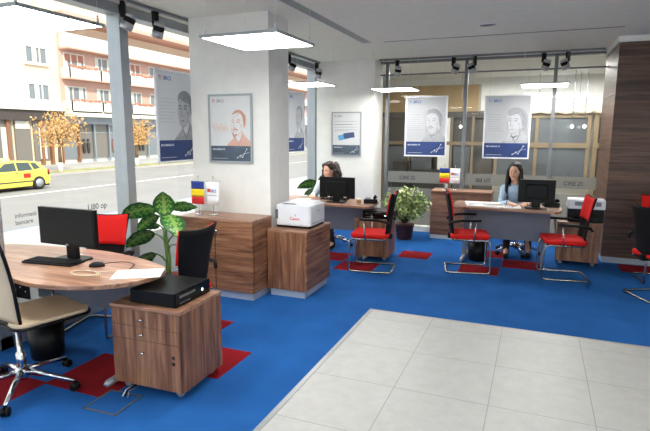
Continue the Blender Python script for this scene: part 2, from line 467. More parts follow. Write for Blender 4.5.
# rear glazing (window_2)
w = MB(); mxs = [-2.45, -1.14, .18]
for x in mxs: w.box(x-.026, x+.026, GY-.03, GY+.07, .08, CZ)
w.box(-2.57, .86, GY-.03, GY+.08, CZ-.035, CZ+.04); w.box(-2.57, .86, GY-.01, GY+.03, 2.638, 2.66)
w2 = struct(w.build('window_2', 'alu_dark', bevel=.003))
gl = MB(); ed = [-2.57]+mxs+[.86]
for a, b in zip(ed[:-1], ed[1:]): gl.box(a+.02, b-.02, GY+.004, GY+.012, .08, CZ-.06)
gl.build('pane', 'clear_glass', w2)
fm = MB()
for a, b in ((-2.41, -1.18), (-1.10, .14), (.22, .86)):
    fm.box(a, b, GY+.001, GY+.003, .83, 1.02); fm.box(a, b, GY+.001, GY+.003, .10, .74)
fm.build('frosted_film', 'frost_film', w2)
for tx, x in (('CIRE ZI', -2.20), ('ISB UT', -.92), ('CIRE ZI', .40)): text_obj('lettering', tx, .085, 'frost_text', T(x, GY-.001, .885) @ RX, w2)
struct(bx('baseboard_rear', 'wall_white', (-2.57, .86, 8.72, 8.86, 0, .09)))

# ---------------------------------------------------------------- lobby behind the rear glass
LB = (-3.75, 5.2, 8.97, 12.9)
struct(bx('floor_lobby', 'lobby_floor', (LB[0], LB[1], 8.8, 13, -.12, -.01)))
struct(bx('ceiling_lobby', 'lobby_ceiling', (LB[0], LB[1], 8.96, 13, 2.95, 3.3)))
struct(bx('wall_lobby_end', 'lobby_wall', (5.2, 5.4, 8.9, 13, -.1, 3.2)))
struct(bx('wall_lobby_left', 'lobby_wall', (-3.95, -3.75, 8.97, 13, -.1, 3.2)))
lw = MB(); lw.box(LB[0], LB[1], 12.8, 13.0, -.1, 3.2); lw.cur = 3; lw.box(-1.3, LB[1], 12.78, 12.8, 2.2, 2.95); lw.box(LB[0], -1.3, 12.78, 12.8, 2.8, 2.95)
lw.cur = 1; lw.box(-3.75, -1.35, 12.76, 12.8, 2.18, 2.80)
lw.cur = 2; lw.box(-3.75, -1.0, 12.70, 12.8, 2.04, 2.18); lw.box(-3.75, -.95, 12.77, 12.8, 0, 2.04)
struct(lw.build('wall_lobby', ['lobby_wall', 'stone_tan', 'dark_beam', 'lobby_ceiling']))
lt = thing('lobby_partition', 'tan framed glazed partition with dark panes seen behind the rear glass beside the bush', 'partition', (-2.0, 12.6, 0))
pf = MB()
for x in (-1.6, -.95, .06, .55): pf.box(x, x+.05, -.05, .02, 0, 2.06)
pf.box(-1.75, 1.0, -.055, .015, 1.40, 1.48); pf.build('frame', 'frame_wood', lt)
pd = MB(); pd.box(-1.5, -.98, -.02, -.01, .1, 1.36); pd.box(-.86, -.36, -.02, -.01, .1, 1.36); pd.box(.15, .53, -.02, -.01, .1, 1.36); pd.build('pane', 'lobby_glass', lt)
ps = MB(); ps.box(-.22, .05, -.04, -.02, 0, 2.03); ps.box(-2.5, -2.1, -.03, -.02, 0, 2.03); ps.build('white_panel', 'lobby_ceiling', lt)
pk = MB(); pk.box(-1.25, -.9, -.30, -.1, 0, 1.0); pk.box(-.75, .0, -.35, -.1, 0, .82); pk.build('cabinet_block', 'lobby_dark', lt)
lwi = thing('lobby_window', 'wide wooden framed window with grey panes beyond the rear glass', 'window', (.05, 12.72, 0))
f = MB()
for x in (-.95, -.1, .95): f.box(x-.035, x+.035, -.06, 0, .62, 2.10)
f.box(-1.0, 1.0, -.066, 0, 2.02, 2.12); f.box(-1.0, 1.0, -.066, 0, 1.36, 1.47); f.box(-1.0, 1.0, -.066, 0, .60, .70); f.build('frame', 'frame_wood', lwi)
MB().box(-.95, .95, -.03, -.02, .7, 2.02).build('pane', 'lobby_glass', lwi)
lwi = thing('lobby_window', 'narrow wooden framed window with dark panes beside the wood clad wall', 'window', (1.42, 12.72, 0))
f = MB()
for x in (-.28, .30): f.box(x-.045, x+.045, -.06, 0, .1, 2.12)
f.box(-.3, .34, -.066, 0, 2.02, 2.12); f.box(-.3, .34, -.066, 0, 1.36, 1.47); f.build('frame', 'frame_wood', lwi)
MB().box(-.26, .28, -.03, -.02, .1, 2.02).build('pane', 'lobby_dark', lwi)
v = MB()
def val(u, t): 
    x = -1.1+3.3*u; return (x, 12.60+.02*math.sin(x*30), 2.13+.17*t-.03*(1-t)*abs(math.sin(x*9)))
v.sheet(val, 120, 3, .005)
tag(v.build('valance', 'valance'), 'scalloped cream curtain valance hung above the lobby windows', 'curtain')
for i, (x, y) in enumerate(((.35, 12.3),)):
    o = thing('tube_lamp', 'glowing tube lamp hung in the lobby above the wooden framed window', 'lamp', (x, y, 2.5))
    MB().tube([(-.4, 0, 0), (-.4, 0, .45)], .006, 6).build('rod', 'alu', o); MB().tube([(.4, 0, 0), (.4, 0, .45)], .006, 6).build('rod', 'alu', o)
    bx('housing', 'lobby_ceiling', (-.6, .6, -.09, .09, -.04, 0), o); bx('diffuser', 'tube_light', (-.57, .57, -.07, .07, -.055, -.04), o)
for i, (x, y) in enumerate(((.62, 11.9), (.85, 11.9), (-1.62, 11.9))):
    o = thing('wall_spot', ('small round glowing spot on a stem in the lobby, beside its twin', 'small round glowing spot on a stem in the lobby, nearer the clad wall', 'small glowing spot on a stem behind the middle of the rear glass')[i], 'lamp', (x, y, 2.95))
    MB().tube([(0, 0, 0), (0, 0, -1.1)], .006, 6).build('stem', 'alu_dark', o); MB().ball((0, 0, -1.13), .03).build('bulb', 'lamp_glow', o)

# ---------------------------------------------------------------- street
struct(bx('ground_pavement', 'pavement', (-13.2, -3.9, -30, 160, -1.4, -1.0)))
struct(bx('ground_kerb', 'kerb', (-13.35, -13.2, -30, 160, -1.4, -.99)))
struct(bx('ground_road', 'asphalt', (-29, -13.35, -30, 160, -1.5, -1.15)))
struct(MB().box(-21.4, -21.2, -30, 160, -1.15, -1.145).build('road_line', 'roadline'))
struct(bx('ground_far_pavement', 'pavement', (-37, -29, -30, 160, -1.4, -1.0)))
tag(bx('grass_verge', 'grass', (-30.6, -29.1, -30, 160, -1.0, -.97)), 'yellowing grass verge along the far kerb of the street', 'grass')['kind'] = 'stuff'
struct(bx('ground_plinth', 'facade_white', (-3.95, -3.75, -4, 10, -1.3, -.0)))

def win_part(m_parent, y0, y1, z0, z1, X=0.0, n=3, blind=None):
    f = MB(); t = .09
    f.box(X-.1, X+.06, y0, y1, z0, z0+t); f.box(X-.1, X+.06, y0, y1, z1-t, z1); f.box(X-.1, X+.14, y0-.08, y1+.08, z0-.12, z0)
    for k in range(n+1): y = y0+(y1-y0-t)*k/n; f.box(X-.1, X+.055, y, y+t, z0+t, z1-t)
    fo = f.build('window', 'facade_white', m_parent)
    MB().box(X-.03, X-.02, y0+.05, y1-.05, z0+.05, z1-.05).build('pane', 'window_glass', fo)
    c = MB(); 
    for k in range(n):
        if (k+int(y0)) % 2 == 0: a = y0+t+(y1-y0)*k/n; c.box(X-.02, X-.005, a, a+(y1-y0)/n*.45, z0+.1, z1-.1)
    if c.v: c.build('curtain', 'curtain', fo)
    if blind: MB().box(X-.015, X+.01, y0+.1, y1-.1, z0+(z1-z0)*blind, z1-.05).build('blind', 'blind_red', fo)
# cream block, faces +x at X=-37
B1 = thing('apartment_building', 'cream rendered building with rows of white three pane windows and shops below', 'building', (-37, 0, -1))
H = 1.0
bx('wall', 'cream_wall', (-9, 0, -20, 32.3, 3.9+H, 12.5+H), B1)
bx('wall', 'cream_wall', (-9, -.3, -20, 32.3, -.05, 3.9+H), B1)
bx('white_pier', 'facade_white', (-.05, .12, 27.9, 28.9, 3.6+H, 12.4+H), B1)
for y in (8.8, 12.8, 16.8, 20.8, 24.4+.6, 29.25):
    for k, z in enumerate((4.12, 6.95, 9.8)): win_part(B1, y, y+1.95, z+H, z+1.32+H, .09, 3, .4 if (k == 1 and y == 25.0) else None)
bx('fascia', 'facade_white', (-.3, .5, -20, 32.3, 3.35+H, 4.0+H), B1)
bx('lintel', 'lintel_dark', (-.3, .25, -20, 32.3, 2.55+H, 3.36+H), B1)
for y in [28.9-1.6*k for k in range(1, 12)]+[30.2, 31.1]:
    bx('shop_post', 'brown_trim', (-.28, .02, y, y+.22, 0, 2.6+H), B1)
for k in range(14):
    y = 31.0-1.6*k; 
    p = bx('shop_window', 'shop_dark', (-.25, -.15, y-1.35, y, .4, 2.5+H), B1)
    bx('display', 'curtain', (-.14, -.1, y-1.3, y-.1, 1.9+H, 2.5+H) if k % 2 else (-.14, -.1, y-.9, y-.3, .5, 2.0+H), p)
# pink block with balconies
B2 = thing('apartment_building', 'pink brick apartment block with white balconies and geranium boxes over shopfronts', 'building', (-37, 0, -1))
bx('wall', 'pink_wall', (-9, -.05, 32.3, 140, 3.9+H, 9.8+H), B2)
bx('wall', 'cream_wall', (-9, -1.8, 32.3, 140, 9.8+H, 15+H), B2)
bx('ground_wall', 'facade_white', (-9, -.7, 32.3, 140, -.05, 3.9+H), B2)
bx('eave', 'pink_wall', (-2, .9, 32.3, 140, 11.0+H, 11.35+H), B2)
bx('parapet', 'facade_white', (-2, .7, 32.6, 140, 8.55+H, 9.7+H), B2)
for k in range(14):
    y = 32.5 + k*6.9
    for lv, z in enumerate((3.3, 6.02)):
        for q in range(2):
            y0 = y+q*3.35+.05
            s = MB().box(-.2, 1.0, y0, y0+3.2, z-.02+H, z+.10+H); s.build('balcony_slab', 'pink_wall', B2)
            MB().box(.92, 1.0, y0, y0+3.2, z+.1+H, z+.95+H).box(-.05, 1.0, y0, y0+.07, z+.1+H, z+.95+H).build('balcony', 'facade_white', B2)
            if k < 6: win_part(B2, y0+.3, y0+2.45, z+.72+H, z+2.2+H, 0, 3, .55 if (q == 0 and lv == 1) else None)
            if k < 3:
                fl = MB()
                for t in range(16): fl.ball((1.02+random.uniform(-.05, .1), y0+.2+t*.18, z+1.0+H+random.uniform(-.06, .08)), random.uniform(.07, .13), 6)
                fl.build('flower_box', 'geranium', B2)['kind'] = 'stuff'
        if lv == 1: bx('balcony_slab', 'pink_wall', (-.2, 1.15, y, y+6.6, 8.42+H, 8.55+H), B2)
bx('fascia', 'facade_white', (-.7, 1.0, 32.3, 140, 2.95+H, 3.4+H), B2)
bx('lintel', 'kerb', (-.7, .3, 32.3, 140, 2.35+H, 2.95+H), B2)
for k in range(30):
    y = 32.5+k*1.75
    bx('shop_post', 'brown_trim' if k < 2 else 'alu', (-.68, -.3, y-.08, y+.06, 0, 2.4+H), B2)
    p = bx('shop_window', 'shop_dark' if k % 3 else 'window_glass', (-.65, -.5, y+.1, y+1.6, .35, 2.3+H), B2)
    MB().box(-.5, -.45, y+.1, y+1.6, 1.55+H, 1.62+H).build('glazing_bar', 'alu', p)
    if k % 2: 
        q = MB()
        for j in range(2): q.cap((-.4, y+.5+.5*j, 1.6), (-.4, y+.5+.5*j, .9), .16, .12, 8); q.ball((-.4, y+.5+.5*j, 1.95), .12, 8)
        q.build('display', 'blind_red' if k == 3 else ('lobby_dark' if k % 4 == 1 else 'curtain'), p)
# far side block seen past the corner column
def tree(x, y, h, s, label):
    t = thing('street_tree', label, 'tree', (x, y, -.97))
    MB().tube([(0, 0, 0), (.02, .03, .6)], [.17, .14], 8).build('trunk_base', 'whitewash', t)
    b = MB().tube([(.02, .03, .6), (.05, 0, 1.4), (0, .1, h*.55)], [.13, .11, .07], 8)
    rd = random.Random(int(y*10))
    tips = []
    for k in range(9):
        a = rd.uniform(0, 2*PI); r = rd.uniform(.6, 1.0)*s; tip = (r*math.cos(a), r*math.sin(a), h*rd.uniform(.6, .95)); tips.append(tip)
        b.tube([(.04, .02, 1.5+.12*k*.9), (tip[0]*.5, tip[1]*.5, (1.9+tip[2])/2), tip], [.05, .035, .012], 5)
    b.build('trunk', 'bark', t)
    lf = MB()
    for k in range(1500):
        c = rd.choice(tips); p = Vector(c)*rd.uniform(.55, 1.0) + Vector((rd.gauss(0, .32), rd.gauss(0, .38), rd.gauss(0, .30)))
        p.z = max(p.z, 1.7)
        e = Euler((rd.uniform(0, 6), rd.uniform(0, 6), rd.uniform(0, 6))).to_matrix(); q = rd.uniform(.05, .11)
        lf.add([p+e @ Vector(w_) for w_ in ((-q, 0, 0), (0, -q*.6, .02), (q, 0, 0), (0, q*.6, .02))], [(0, 1, 2, 3)], False)
    lf.build('foliage', 'autumn_leaf', t, fix=False)
tree(-29.6, 25.4, 4.4, 1.6, 'small street tree with golden autumn leaves beside the yellow taxi')
tree(-29.6, 32.6, 4.0, 1.2, 'thin street tree with golden leaves near the far shop windows by the poster')
tree(-29.6, 18.2, 4.3, 1.2, 'small street tree with golden leaves behind the front of the taxi')

def taxi():
    t = thing('taxi', 'yellow hatchback taxi with red door emblem driving along the street', 'car', (-23.55, 17.0, -1.15))
    # local: x lateral (-.78..+.78, +x towards us), y: rear at +1.9, front at -2.1
    def section(y, lo, hi, w0, w1, k=10):
        pass
    side = [(-2.05, .30), (-2.1, .55), (-2.0, .72), (-1.5, .82), (-1.1, .90), (.9, .98), (1.75, .98), (1.88, .80), (1.92, .45), (1.85, .25), (1.62, .22), (1.58, .42), (1.45, .58), (1.25, .63), (1.05, .58), (.92, .42), (.88, .20), (-1.0, .20), (-1.04, .42), (-1.17, .58), (-1.37, .63), (-1.57, .58), (-1.70, .42), (-1.74, .24)]
    side = [(a, b) for a, b in side]
    Mx = Matrix(((0, 0, 1, 0), (1, 0, 0, 0), (0, 1, 0, 0), (0, 0, 0, 1)))
    MB().prism(side, -.80, .80, Mx).build('body', 'taxi_yellow', t, bevel=.05)
    top = [(-1.15, .88), (-.45, 1.36), (-.1, 1.43), (.9, 1.42), (1.35, 1.34), (1.80, .96)]
    def cabin():
        m = MB(); n = len(top)
        vs = [Vector((-.76+.16*max(0, (z-.9)/.5), y, z)) for y, z in top] + [Vector((.76-.16*max(0, (z-.9)/.5), y, z)) for y, z in top]
        m.add(vs, [tuple(range(n)), tuple(range(n, 2*n))[::-1]] + [(i, (i+1) % n, n+(i+1) % n, n+i) for i in range(n)], False); return m
    cabin().build('cabin', 'taxi_yellow', t, bevel=.03)
    for sx in (-1, 1):
        for pts in ([(-.92, .97), (-.38, 1.33), (.12, 1.36), (.12, .97)], [(.2, .97), (.2, 1.36), (.85, 1.35), (.98, .98)], [(1.06, .99), (.95, 1.34), (1.22, 1.30), (1.42, 1.05)]):
            m = MB(); vs = [Vector((sx*(.765-.16*max(0, (z-.9)/.5)), y, z)) for y, z in pts] + [Vector((sx*(.755-.16*max(0, (z-.9)/.5)), y, z)) for y, z in pts]
            n = len(pts); m.add(vs, [tuple(range(n)), tuple(range(n, 2*n))[::-1]]+[(i, (i+1) % n, n+(i+1) % n, n+i) for i in range(n)], False); m.build('side_window', 'car_glass', t)
        for wy in (1.25, -1.37):
            Mw = Matrix.Rotation(PI/2, 4, 'Y')
            wh = MB().lathe([(.12, -.10), (.30, -.10), (.33, -.06), (.33, .06), (.30, .10), (.12, .10)], 24, (sx*.72, wy, .33), Mw).build('wheel', 'tyre', t)
            hc = MB().lathe([(.02, -.115), (.2, -.11), (.21, .11), (.02, .115)], 16, (sx*.72, wy, .33), Mw).build('hubcap', 'hubcap', wh)
        MB().box(sx*.80-.012, sx*.80+.012, -.9, 1.0, .42, .48).build('side_moulding', 'lintel_dark', t)
        MB().box(sx*.74-.06, sx*.74+.06, 1.74, 1.86, .70, .96).build('tail_light', 'tail_red', t)
        MB().box(sx*.62-.14, sx*.62+.14, -2.06, -1.9, .62, .74).build('headlight', 'curtain', t)
        MB().box(sx*.803-.006, sx*.803+.006, .42, .80, .62, .84).build('door_emblem', 'tail_red', t)
        MB().box(sx*.805-.01, sx*.805+.01, .02, .16, .86, .89).build('door_handle', 'lintel_dark', t)
    MB().add([(-.6, -1.02, .99), (.6, -1.02, .99), (.54, -.5, 1.345), (-.54, -.5, 1.345), (-.6, -1.06, 1.0), (.6, -1.06, 1.0), (.54, -.54, 1.355), (-.54, -.54, 1.355)], [(0, 1, 2, 3), (4, 5, 6, 7), (0, 1, 5, 4), (2, 3, 7, 6)]).build('windscreen', 'car_glass', t)
    MB().box(-.25, .25, .05, .2, 1.43, 1.56).build('roof_sign', 'taxi_sign_glow', t, bevel=.03)
    MB().box(-.72, .72, -2.0, 1.86, .16, .30).build('underbody', 'tyre', t)
taxi()

# ---------------------------------------------------------------- pendant lights
def pendant(x, y, label, first=None):
    z = 2.335
    if first is not None: return dup(first, (x, y, z), 0, label, PG)
    t = thing('pendant_light', label, 'pendant light', (x, y, z), 0, PG)
    f = MB(); h = .31
    f.box(-h, h, -h, -h+.014, 0, .014); f.box(-h, h, h-.014, h, 0, .014); f.box(-h, -h+.014, -h+.014, h-.014, 0, .014); f.box(h-.014, h, -h+.014, h-.014, 0, .014); f.box(-h, h, -h, h, .0142, .019)
    f.build('frame', 'edge_strip', t)
    bx('diffuser', 'panel_light', (-h+.014, h-.014, -h+.014, h-.014, .0, .010), t)
    for sx in (-1, 1):
        for sy in (-1, 1):
            c = MB().tube([(sx*(h-.03), sy*(h-.03), .026), (sx*(h-.03), sy*(h-.03), CZ-z-.006)], .0015, 5)
            co = c.build('cable', 'white_plastic', t)
            MB().lathe([(.007, .027), (.007, .06), (.003, .07)], 8, (sx*(h-.03), sy*(h-.03), 0)).build('gripper', 'white_plastic', co); MB().lathe([(.012, CZ-z-.008), (.012, CZ-z-.001)], 8, (sx*(h-.03), sy*(h-.03), 0)).build('ceiling_cup', 'white_plastic', co)
    return t
PG = 'square pendant light panels'
pl = pendant(-2.90, 2.33, 'square glowing pendant panel hanging nearest, over the desk by the street glass')
pendant(-1.95, 3.48, 'square glowing pendant panel hanging in front of the large white column', pl)
pendant(-3.03, 6.75, 'square glowing pendant panel half hidden behind the large white column', pl)
pendant(-2.10, 8.0, 'square glowing pendant panel over the bush in front of the rear glass', pl)
pendant(.03, 8.0, 'square glowing pendant panel over the dark haired woman at the rear desk', pl)
for i, (x, y) in enumerate(((.9, 1.2), (.9, -1.6), (-1.9, -.6), (3.0, 1.2), (3.0, 4.2), (3.0, -1.6), (.9, 3.9-6.9))):  # extra panels added out of view to brighten the room
    if i < 6: pendant(x, y, 'square pendant panel added out of view as fill light', pl)

# ---------------------------------------------------------------- track and spots
tag(bx('lighting_track', 'alu_dark', (-3.57, -3.53, 1.5, 8.40, CZ-.03, CZ)), 'grey ceiling lighting track running along the street glass', 'track')
tag(bx('lighting_track', 'alu_dark', (-2.5, .8, 8.44, 8.48, CZ-.03, CZ)), 'grey ceiling lighting track running along the rear glass', 'track')
def spot(loc, rz, tilt, label, first=None):
    if first is not None: return dup(first, loc, rz, label, 'track spotlights')
    t = thing('track_spotlight', label, 'spotlight', loc, rz, 'track spotlights')
    MB().box(-.032, .032, -.02, .02, -.025, 0).box(-.026, .026, -.022, .022, -.135, -.025).build('adapter', 'black_plastic', t, bevel=.003)
    M = Matrix.Rotation(math.radians(tilt), 4, 'X')
    MB().lathe([(.036, .05), (.050, .044), (.052, .012)], 20, (0, -.055, -.150), M).build('head', 'spot_silver', t)
    MB().lathe([(.052, .011), (.054, .008), (.054, -.030), (.052, -.034)], 20, (0, -.055, -.150), M).build('band', 'black_plastic', t)
    MB().lathe([(.050, -.035), (.056, -.037), (.056, -.100), (.047, -.102), (.045, -.08)], 20, (0, -.055, -.150), M).build('reflector_ring', 'spot_silver', t)
    MB().lathe([(.001, -.090), (.045, -.089)], 16, (0, -.055, -.150), M).build('lens', 'spot_glow', t)
    return t
sp = spot((-3.55, 3.84, CZ-.03), math.radians(120), 25, 'track spotlight with glowing silver head above the tall street mullion')
spot((-3.55, 4.27, CZ-.03), math.radians(75), 25, 'track spotlight with silver head above the window poster left of the column', sp)
spot((-3.55, 7.25, CZ-.03), math.radians(110), 25, 'track spotlight against the far side of the large column', sp)
spot((-3.55, 8.3, CZ-.03), math.radians(60), 25, 'track spotlight in the corner beside the farther column', sp)
for x, a, l in ((-2.20, 35, 'track spotlight near the farther column in front of the rear glass'), (-1.30, 60, 'left spotlight of the middle pair in front of the rear glass'), (-.98, -60, 'right spotlight of the middle pair in front of the rear glass'),
                (0.0, 50, 'left spotlight of the pair near the wood clad wall'), (.32, -55, 'spotlight nearest the wood clad wall')):
    spot((x, 8.46, CZ-.03), math.radians(a), 25, l, sp)
dl = thing('downlight', 'small round white downlight recessed in the ceiling', 'downlight', (-.6, 6.25, CZ))
MB().lathe([(.085, -.004), (.085, .004), (.06, .004), (.06, -.004)], 28).build('ring', 'white_plastic', dl); MB().lathe([(.001, -.002), (.06, -.002)], 24).build('lens', 'panel_light', dl)

# ---------------------------------------------------------------- posters
def poster(loc, rz, w, h, label, scheme='grey', style=0, frame='alu', wires=False):
    t = thing('framed_poster', label, 'poster', loc, rz)
    fw = .022
    f = MB(); f.box(-w/2, w/2, -.012, .008, 0, fw); f.box(-w/2, w/2, -.012, .008, h-fw, h); f.box(-w/2, -w/2+fw, -.012, .008, fw, h-fw); f.box(w/2-fw, w/2, -.012, .008, fw, h-fw)
    f.build('frame', 'white_plastic' if scheme == 'grey' else 'edge_strip', t, bevel=.002)
    iw, ih = w-2*fw, h-2*fw
    sh = bx('sheet', 'poster_paper' if wires else 'poster_card', (-iw/2-.004, iw/2+.004, -.003, .003, fw-.004, h-fw+.004), t)
    X = lambda u: -iw/2+u*iw; Z = lambda v: fw+v*ih
    bh = .235
    bd = MB(); bd.add([(X(0), -.0036, Z(0)), (X(1), -.0036, Z(0)), (X(1), -.0036, Z(bh)), (X(0), -.0036, Z(bh))], [(0, 1, 2, 3)])
    bd.build('band', 'poster_blue' if scheme == 'grey' else 'poster_slate', t)
    y = -.0042
    text_obj('logo_mark', 'TI', .062*ih, 'ink_red' if scheme != 'grey' or style == 2 else 'card_blue', T(X(.05), y, Z(.908)) @ RX, t)
    text_obj('logo_text', 'BRCI', .062*ih, 'ink_blue' if scheme == 'grey' else 'ink_grey', T(X(.17), y, Z(.908)) @ RX, t)
    text_obj('band_text', 'BCU BANCA 10', .030*ih/.95, 'ink_white', T(X(.05), y, Z(.17)) @ RX, t)
    sm = MB()
    sm.box(X(.05), X(.42), y-.0002, y, Z(.035), Z(.043)); sm.build('band_rule', 'ink_mid', t)
    gr = MB(); P = [(.66, .05), (.74, .09), (.79, .06), (.90, .19)]
    gr.ribbon([(X(a), Z(b)) for a, b in P], .010*w, y); gr.ribbon([(X(.72), Z(.05)), (X(.80), Z(.11)), (X(.96), Z(.14))], .007*w, y)
    for a, b in P: gr.add([(X(a)+.012*w*math.cos(k*PI/4), y-.0003, Z(b)+.012*w*math.sin(k*PI/4)) for k in range(8)], [tuple(range(8))])
    gr.build('chart_mark', 'ink_white', t)
    D, Md, Lt = ('sepia_dark', 'sepia_mid', 'sepia_light') if scheme == 'sepia' else ('ink_grey', 'ink_mid', 'ink_light')
    if scheme == 'card':
        for (c, cx, cz, a, q) in (('card_blue', .40, .43, .35, 0), ('card_navy', .60, .47, .20, 1)):
            m = MB(); ww, hh = iw*.40, ih*.13; ca, sa = math.cos(a), math.sin(a)
            m.add([(X(cx)+px*ca-pz*sa, y-.0004*q, Z(cz)+px*sa*.6+pz*ca) for px, pz in ((-ww/2, -hh/2), (ww/2, -hh/2), (ww/2, hh/2), (-ww/2, hh/2))], [(0, 1, 2, 3)]); m.build('card_picture', c, t)
        m = MB()
        for v_, u1 in ((.80, .9), (.73, .92), (.72, .7), (.66, .88), (.60, .9), (.57, .6)): m.box(X(.06), X(u1), y-.0002, y, Z(v_), Z(v_+.008))
        m.build('text_lines', 'ink_grey', t)
        return t
    m = MB()
    for k, v_ in enumerate((.70, .66, .62, .585, .55, .51, .475, .44)):
        if style == 3: break
        m.box(X(.06), X(.40+.05*math.sin(k*2)), y-.0002, y, Z(v_), Z(v_+.006))
    if scheme == 'sepia':
        for k in range(14): m.ribbon([(X(.02+.03*k), Z(.50+.03*math.sin(k))), (X(.05+.03*k), Z(.56+.04*math.cos(k*1.7))), (X(.09+.03*k), Z(.46+.03*math.sin(k*2.3)))], .008, y)
    if m.v: m.build('text_lines', Lt, t)
    # generic engraved gentleman in three quarter view
    cx, cz, s = .665, .565, .205*ih
    def Q(a, b): return (min(X(.995), X(cx)+a*s*.92), max(Z(bh)+.0006, Z(cz)+b*s))
    def fill(name, pts, mat, yy):
        q = [Q(a, b) for a, b in pts]; MB().add([(a, yy, b) for a, b in q], [tuple(range(len(q)))]).build(name, mat, t)
    face = catmull([(-.50, .62), (-.56, .30), (-.60, .02), (-.52, -.30), (-.46, -.62), (-.22, -.88), (.12, -.80), (.48, -.45), (.62, .05), (.60, .55), (.15, .92), (-.28, .86)], 5)
    fill('portrait_face', face, 'poster_card' if scheme == 'sepia' else 'ink_light', y)
    fill('portrait_coat', [(-1.05, -1.9), (-.85, -1.42), (-.38, -1.08), (-.20, -.84), (.05, -1.25), (.30, -1.15), (.52, -.55), (.80, -.92), (1.35, -1.25), (1.65, -1.9)], Lt if style == 1 else Md, y-.0001)
    hair = {0: [(-.50, .62), (-.42, .98), (.0, 1.16), (.5, 1.05), (.80, .62), (.82, .0), (.70, -.35), (.60, .05), (.50, .50), (.15, .78), (-.28, .74)],
            1: [(-.50, .60), (-.55, .92), (-.15, 1.22), (.5, 1.15), (.95, .75), (1.05, .1), (.95, -.45), (.70, -.55), (.62, -.1), (.48, .45), (.2, .70), (-.2, .62)],
            2: [(-.55, .55), (-.50, .95), (.0, 1.20), (.55, 1.08), (.85, .6), (.80, -.05), (.68, -.1), (.50, .45), (.05, .55), (-.38, .72)],
            3: [(-.42, .72), (-.2, 1.0), (.3, 1.08), (.76, .72), (.82, .1), (.70, -.25), (.60, .2), (.50, .66), (.15, .90)]}[style % 4]
    fill('portrait_hair', catmull(hair, 4), D if scheme == 'sepia' else 'ink_grey', y-.0002)
    st = MB(); yy = y-.0003
    def S_(pts, w_): st.ribbon([Q(a, b) for a, b in pts], w_*s, yy)
    S_([(-.52, .30), (-.38, .36), (-.24, .30)], .07); S_([(-.02, .30), (.16, .37), (.36, .30)], .07)
    S_([(-.48, .16), (-.38, .20), (-.27, .15)], .08); S_([(.0, .15), (.13, .20), (.27, .14)], .08)
    S_([(-.20, .20), (-.33, -.12), (-.30, -.22), (-.18, -.24), (-.10, -.20)], .045)
    if style in (0, 3): S_([(-.42, -.42), (-.28, -.34), (-.18, -.37), (-.05, -.34), (.12, -.46)], .13)
    S_([(-.36, -.50), (-.2, -.53), (-.02, -.49)], .05)
    S_([(-.60, .05), (-.52, -.30), (-.46, -.62), (-.22, -.88), (.12, -.80), (.48, -.45)], .035)
    S_([(.60, .18), (.74, .16), (.72, -.10), (.58, -.18)], .05)
    if scheme == 'sepia': S_([(-.40, -.62), (-.26, -.92), (-.04, -.70)], .22)
    for k in range(9): S_([(.26+.035*k, .02-.07*k), (.50-.01*k, -.02-.07*k)], .022)
    for k in range(6): S_([(-.40+.10*k, .52+.05*k), (-.25+.12*k, .60+.05*k)], .018)
    for k in range(9): S_([(.05+.09*k, .80+.03*k-.012*k*k), (.30+.07*k, 1.08-.05*k), (.55+.05*k, .85-.1*k)], .02)
    for k in range(14): S_([(-.95+.19*k, -1.62), (-.70+.17*k, -1.28-.03*abs(k-6))], .022)
    S_([(-.20, -.84), (-.02, -1.28), (.18, -1.62)], .05); S_([(.52, -.55), (.42, -1.05), (.18, -1.62)], .05)
    if style in (0, 1): S_([(-.22, -1.02), (.02, -1.16), (.30, -1.0)], .15)
    st.build('portrait_lines', D if scheme == 'sepia' else ('ink_dark' if style in (1, 2) else 'ink_grey'), t)
    if wires:
        c = MB()
        for sx in (-1, 1): c.tube([(sx*w*.4, 0, h), (sx*w*.4, 0, CZ-loc[2])], .001, 4)
        c.build('hanging_wire', 'alu', t)
    return t
poster((-1.75, 8.70, 1.29), 0, .70, .99, 'grey portrait poster of a moustached man hanging before the rear glass above the bush', 'grey', 0, wires=True)
poster((-.475, 8.70, 1.28), 0, .70, .99, 'grey portrait poster of a bow tied man hanging above the dark haired woman', 'grey', 1, wires=True)
poster((-3.68, 4.72, 1.35), PI/2, .70, .98, 'grey portrait poster hanging before the street glass left of the large column', 'grey', 2, wires=True)
poster((-3.68, 7.72, 1.35), PI/2, .70, .98, 'grey portrait poster before the street glass in the gap behind the large column', 'grey', 3, wires=True)
poster((-3.02, 4.738, 1.355), 0, .535, .72, 'sepia portrait poster in a silver frame on the large white column', 'sepia', 3)
poster((-3.06, 8.438, 1.28), 0, .54, .75, 'framed bank card poster on the farther white column', 'card', 0)

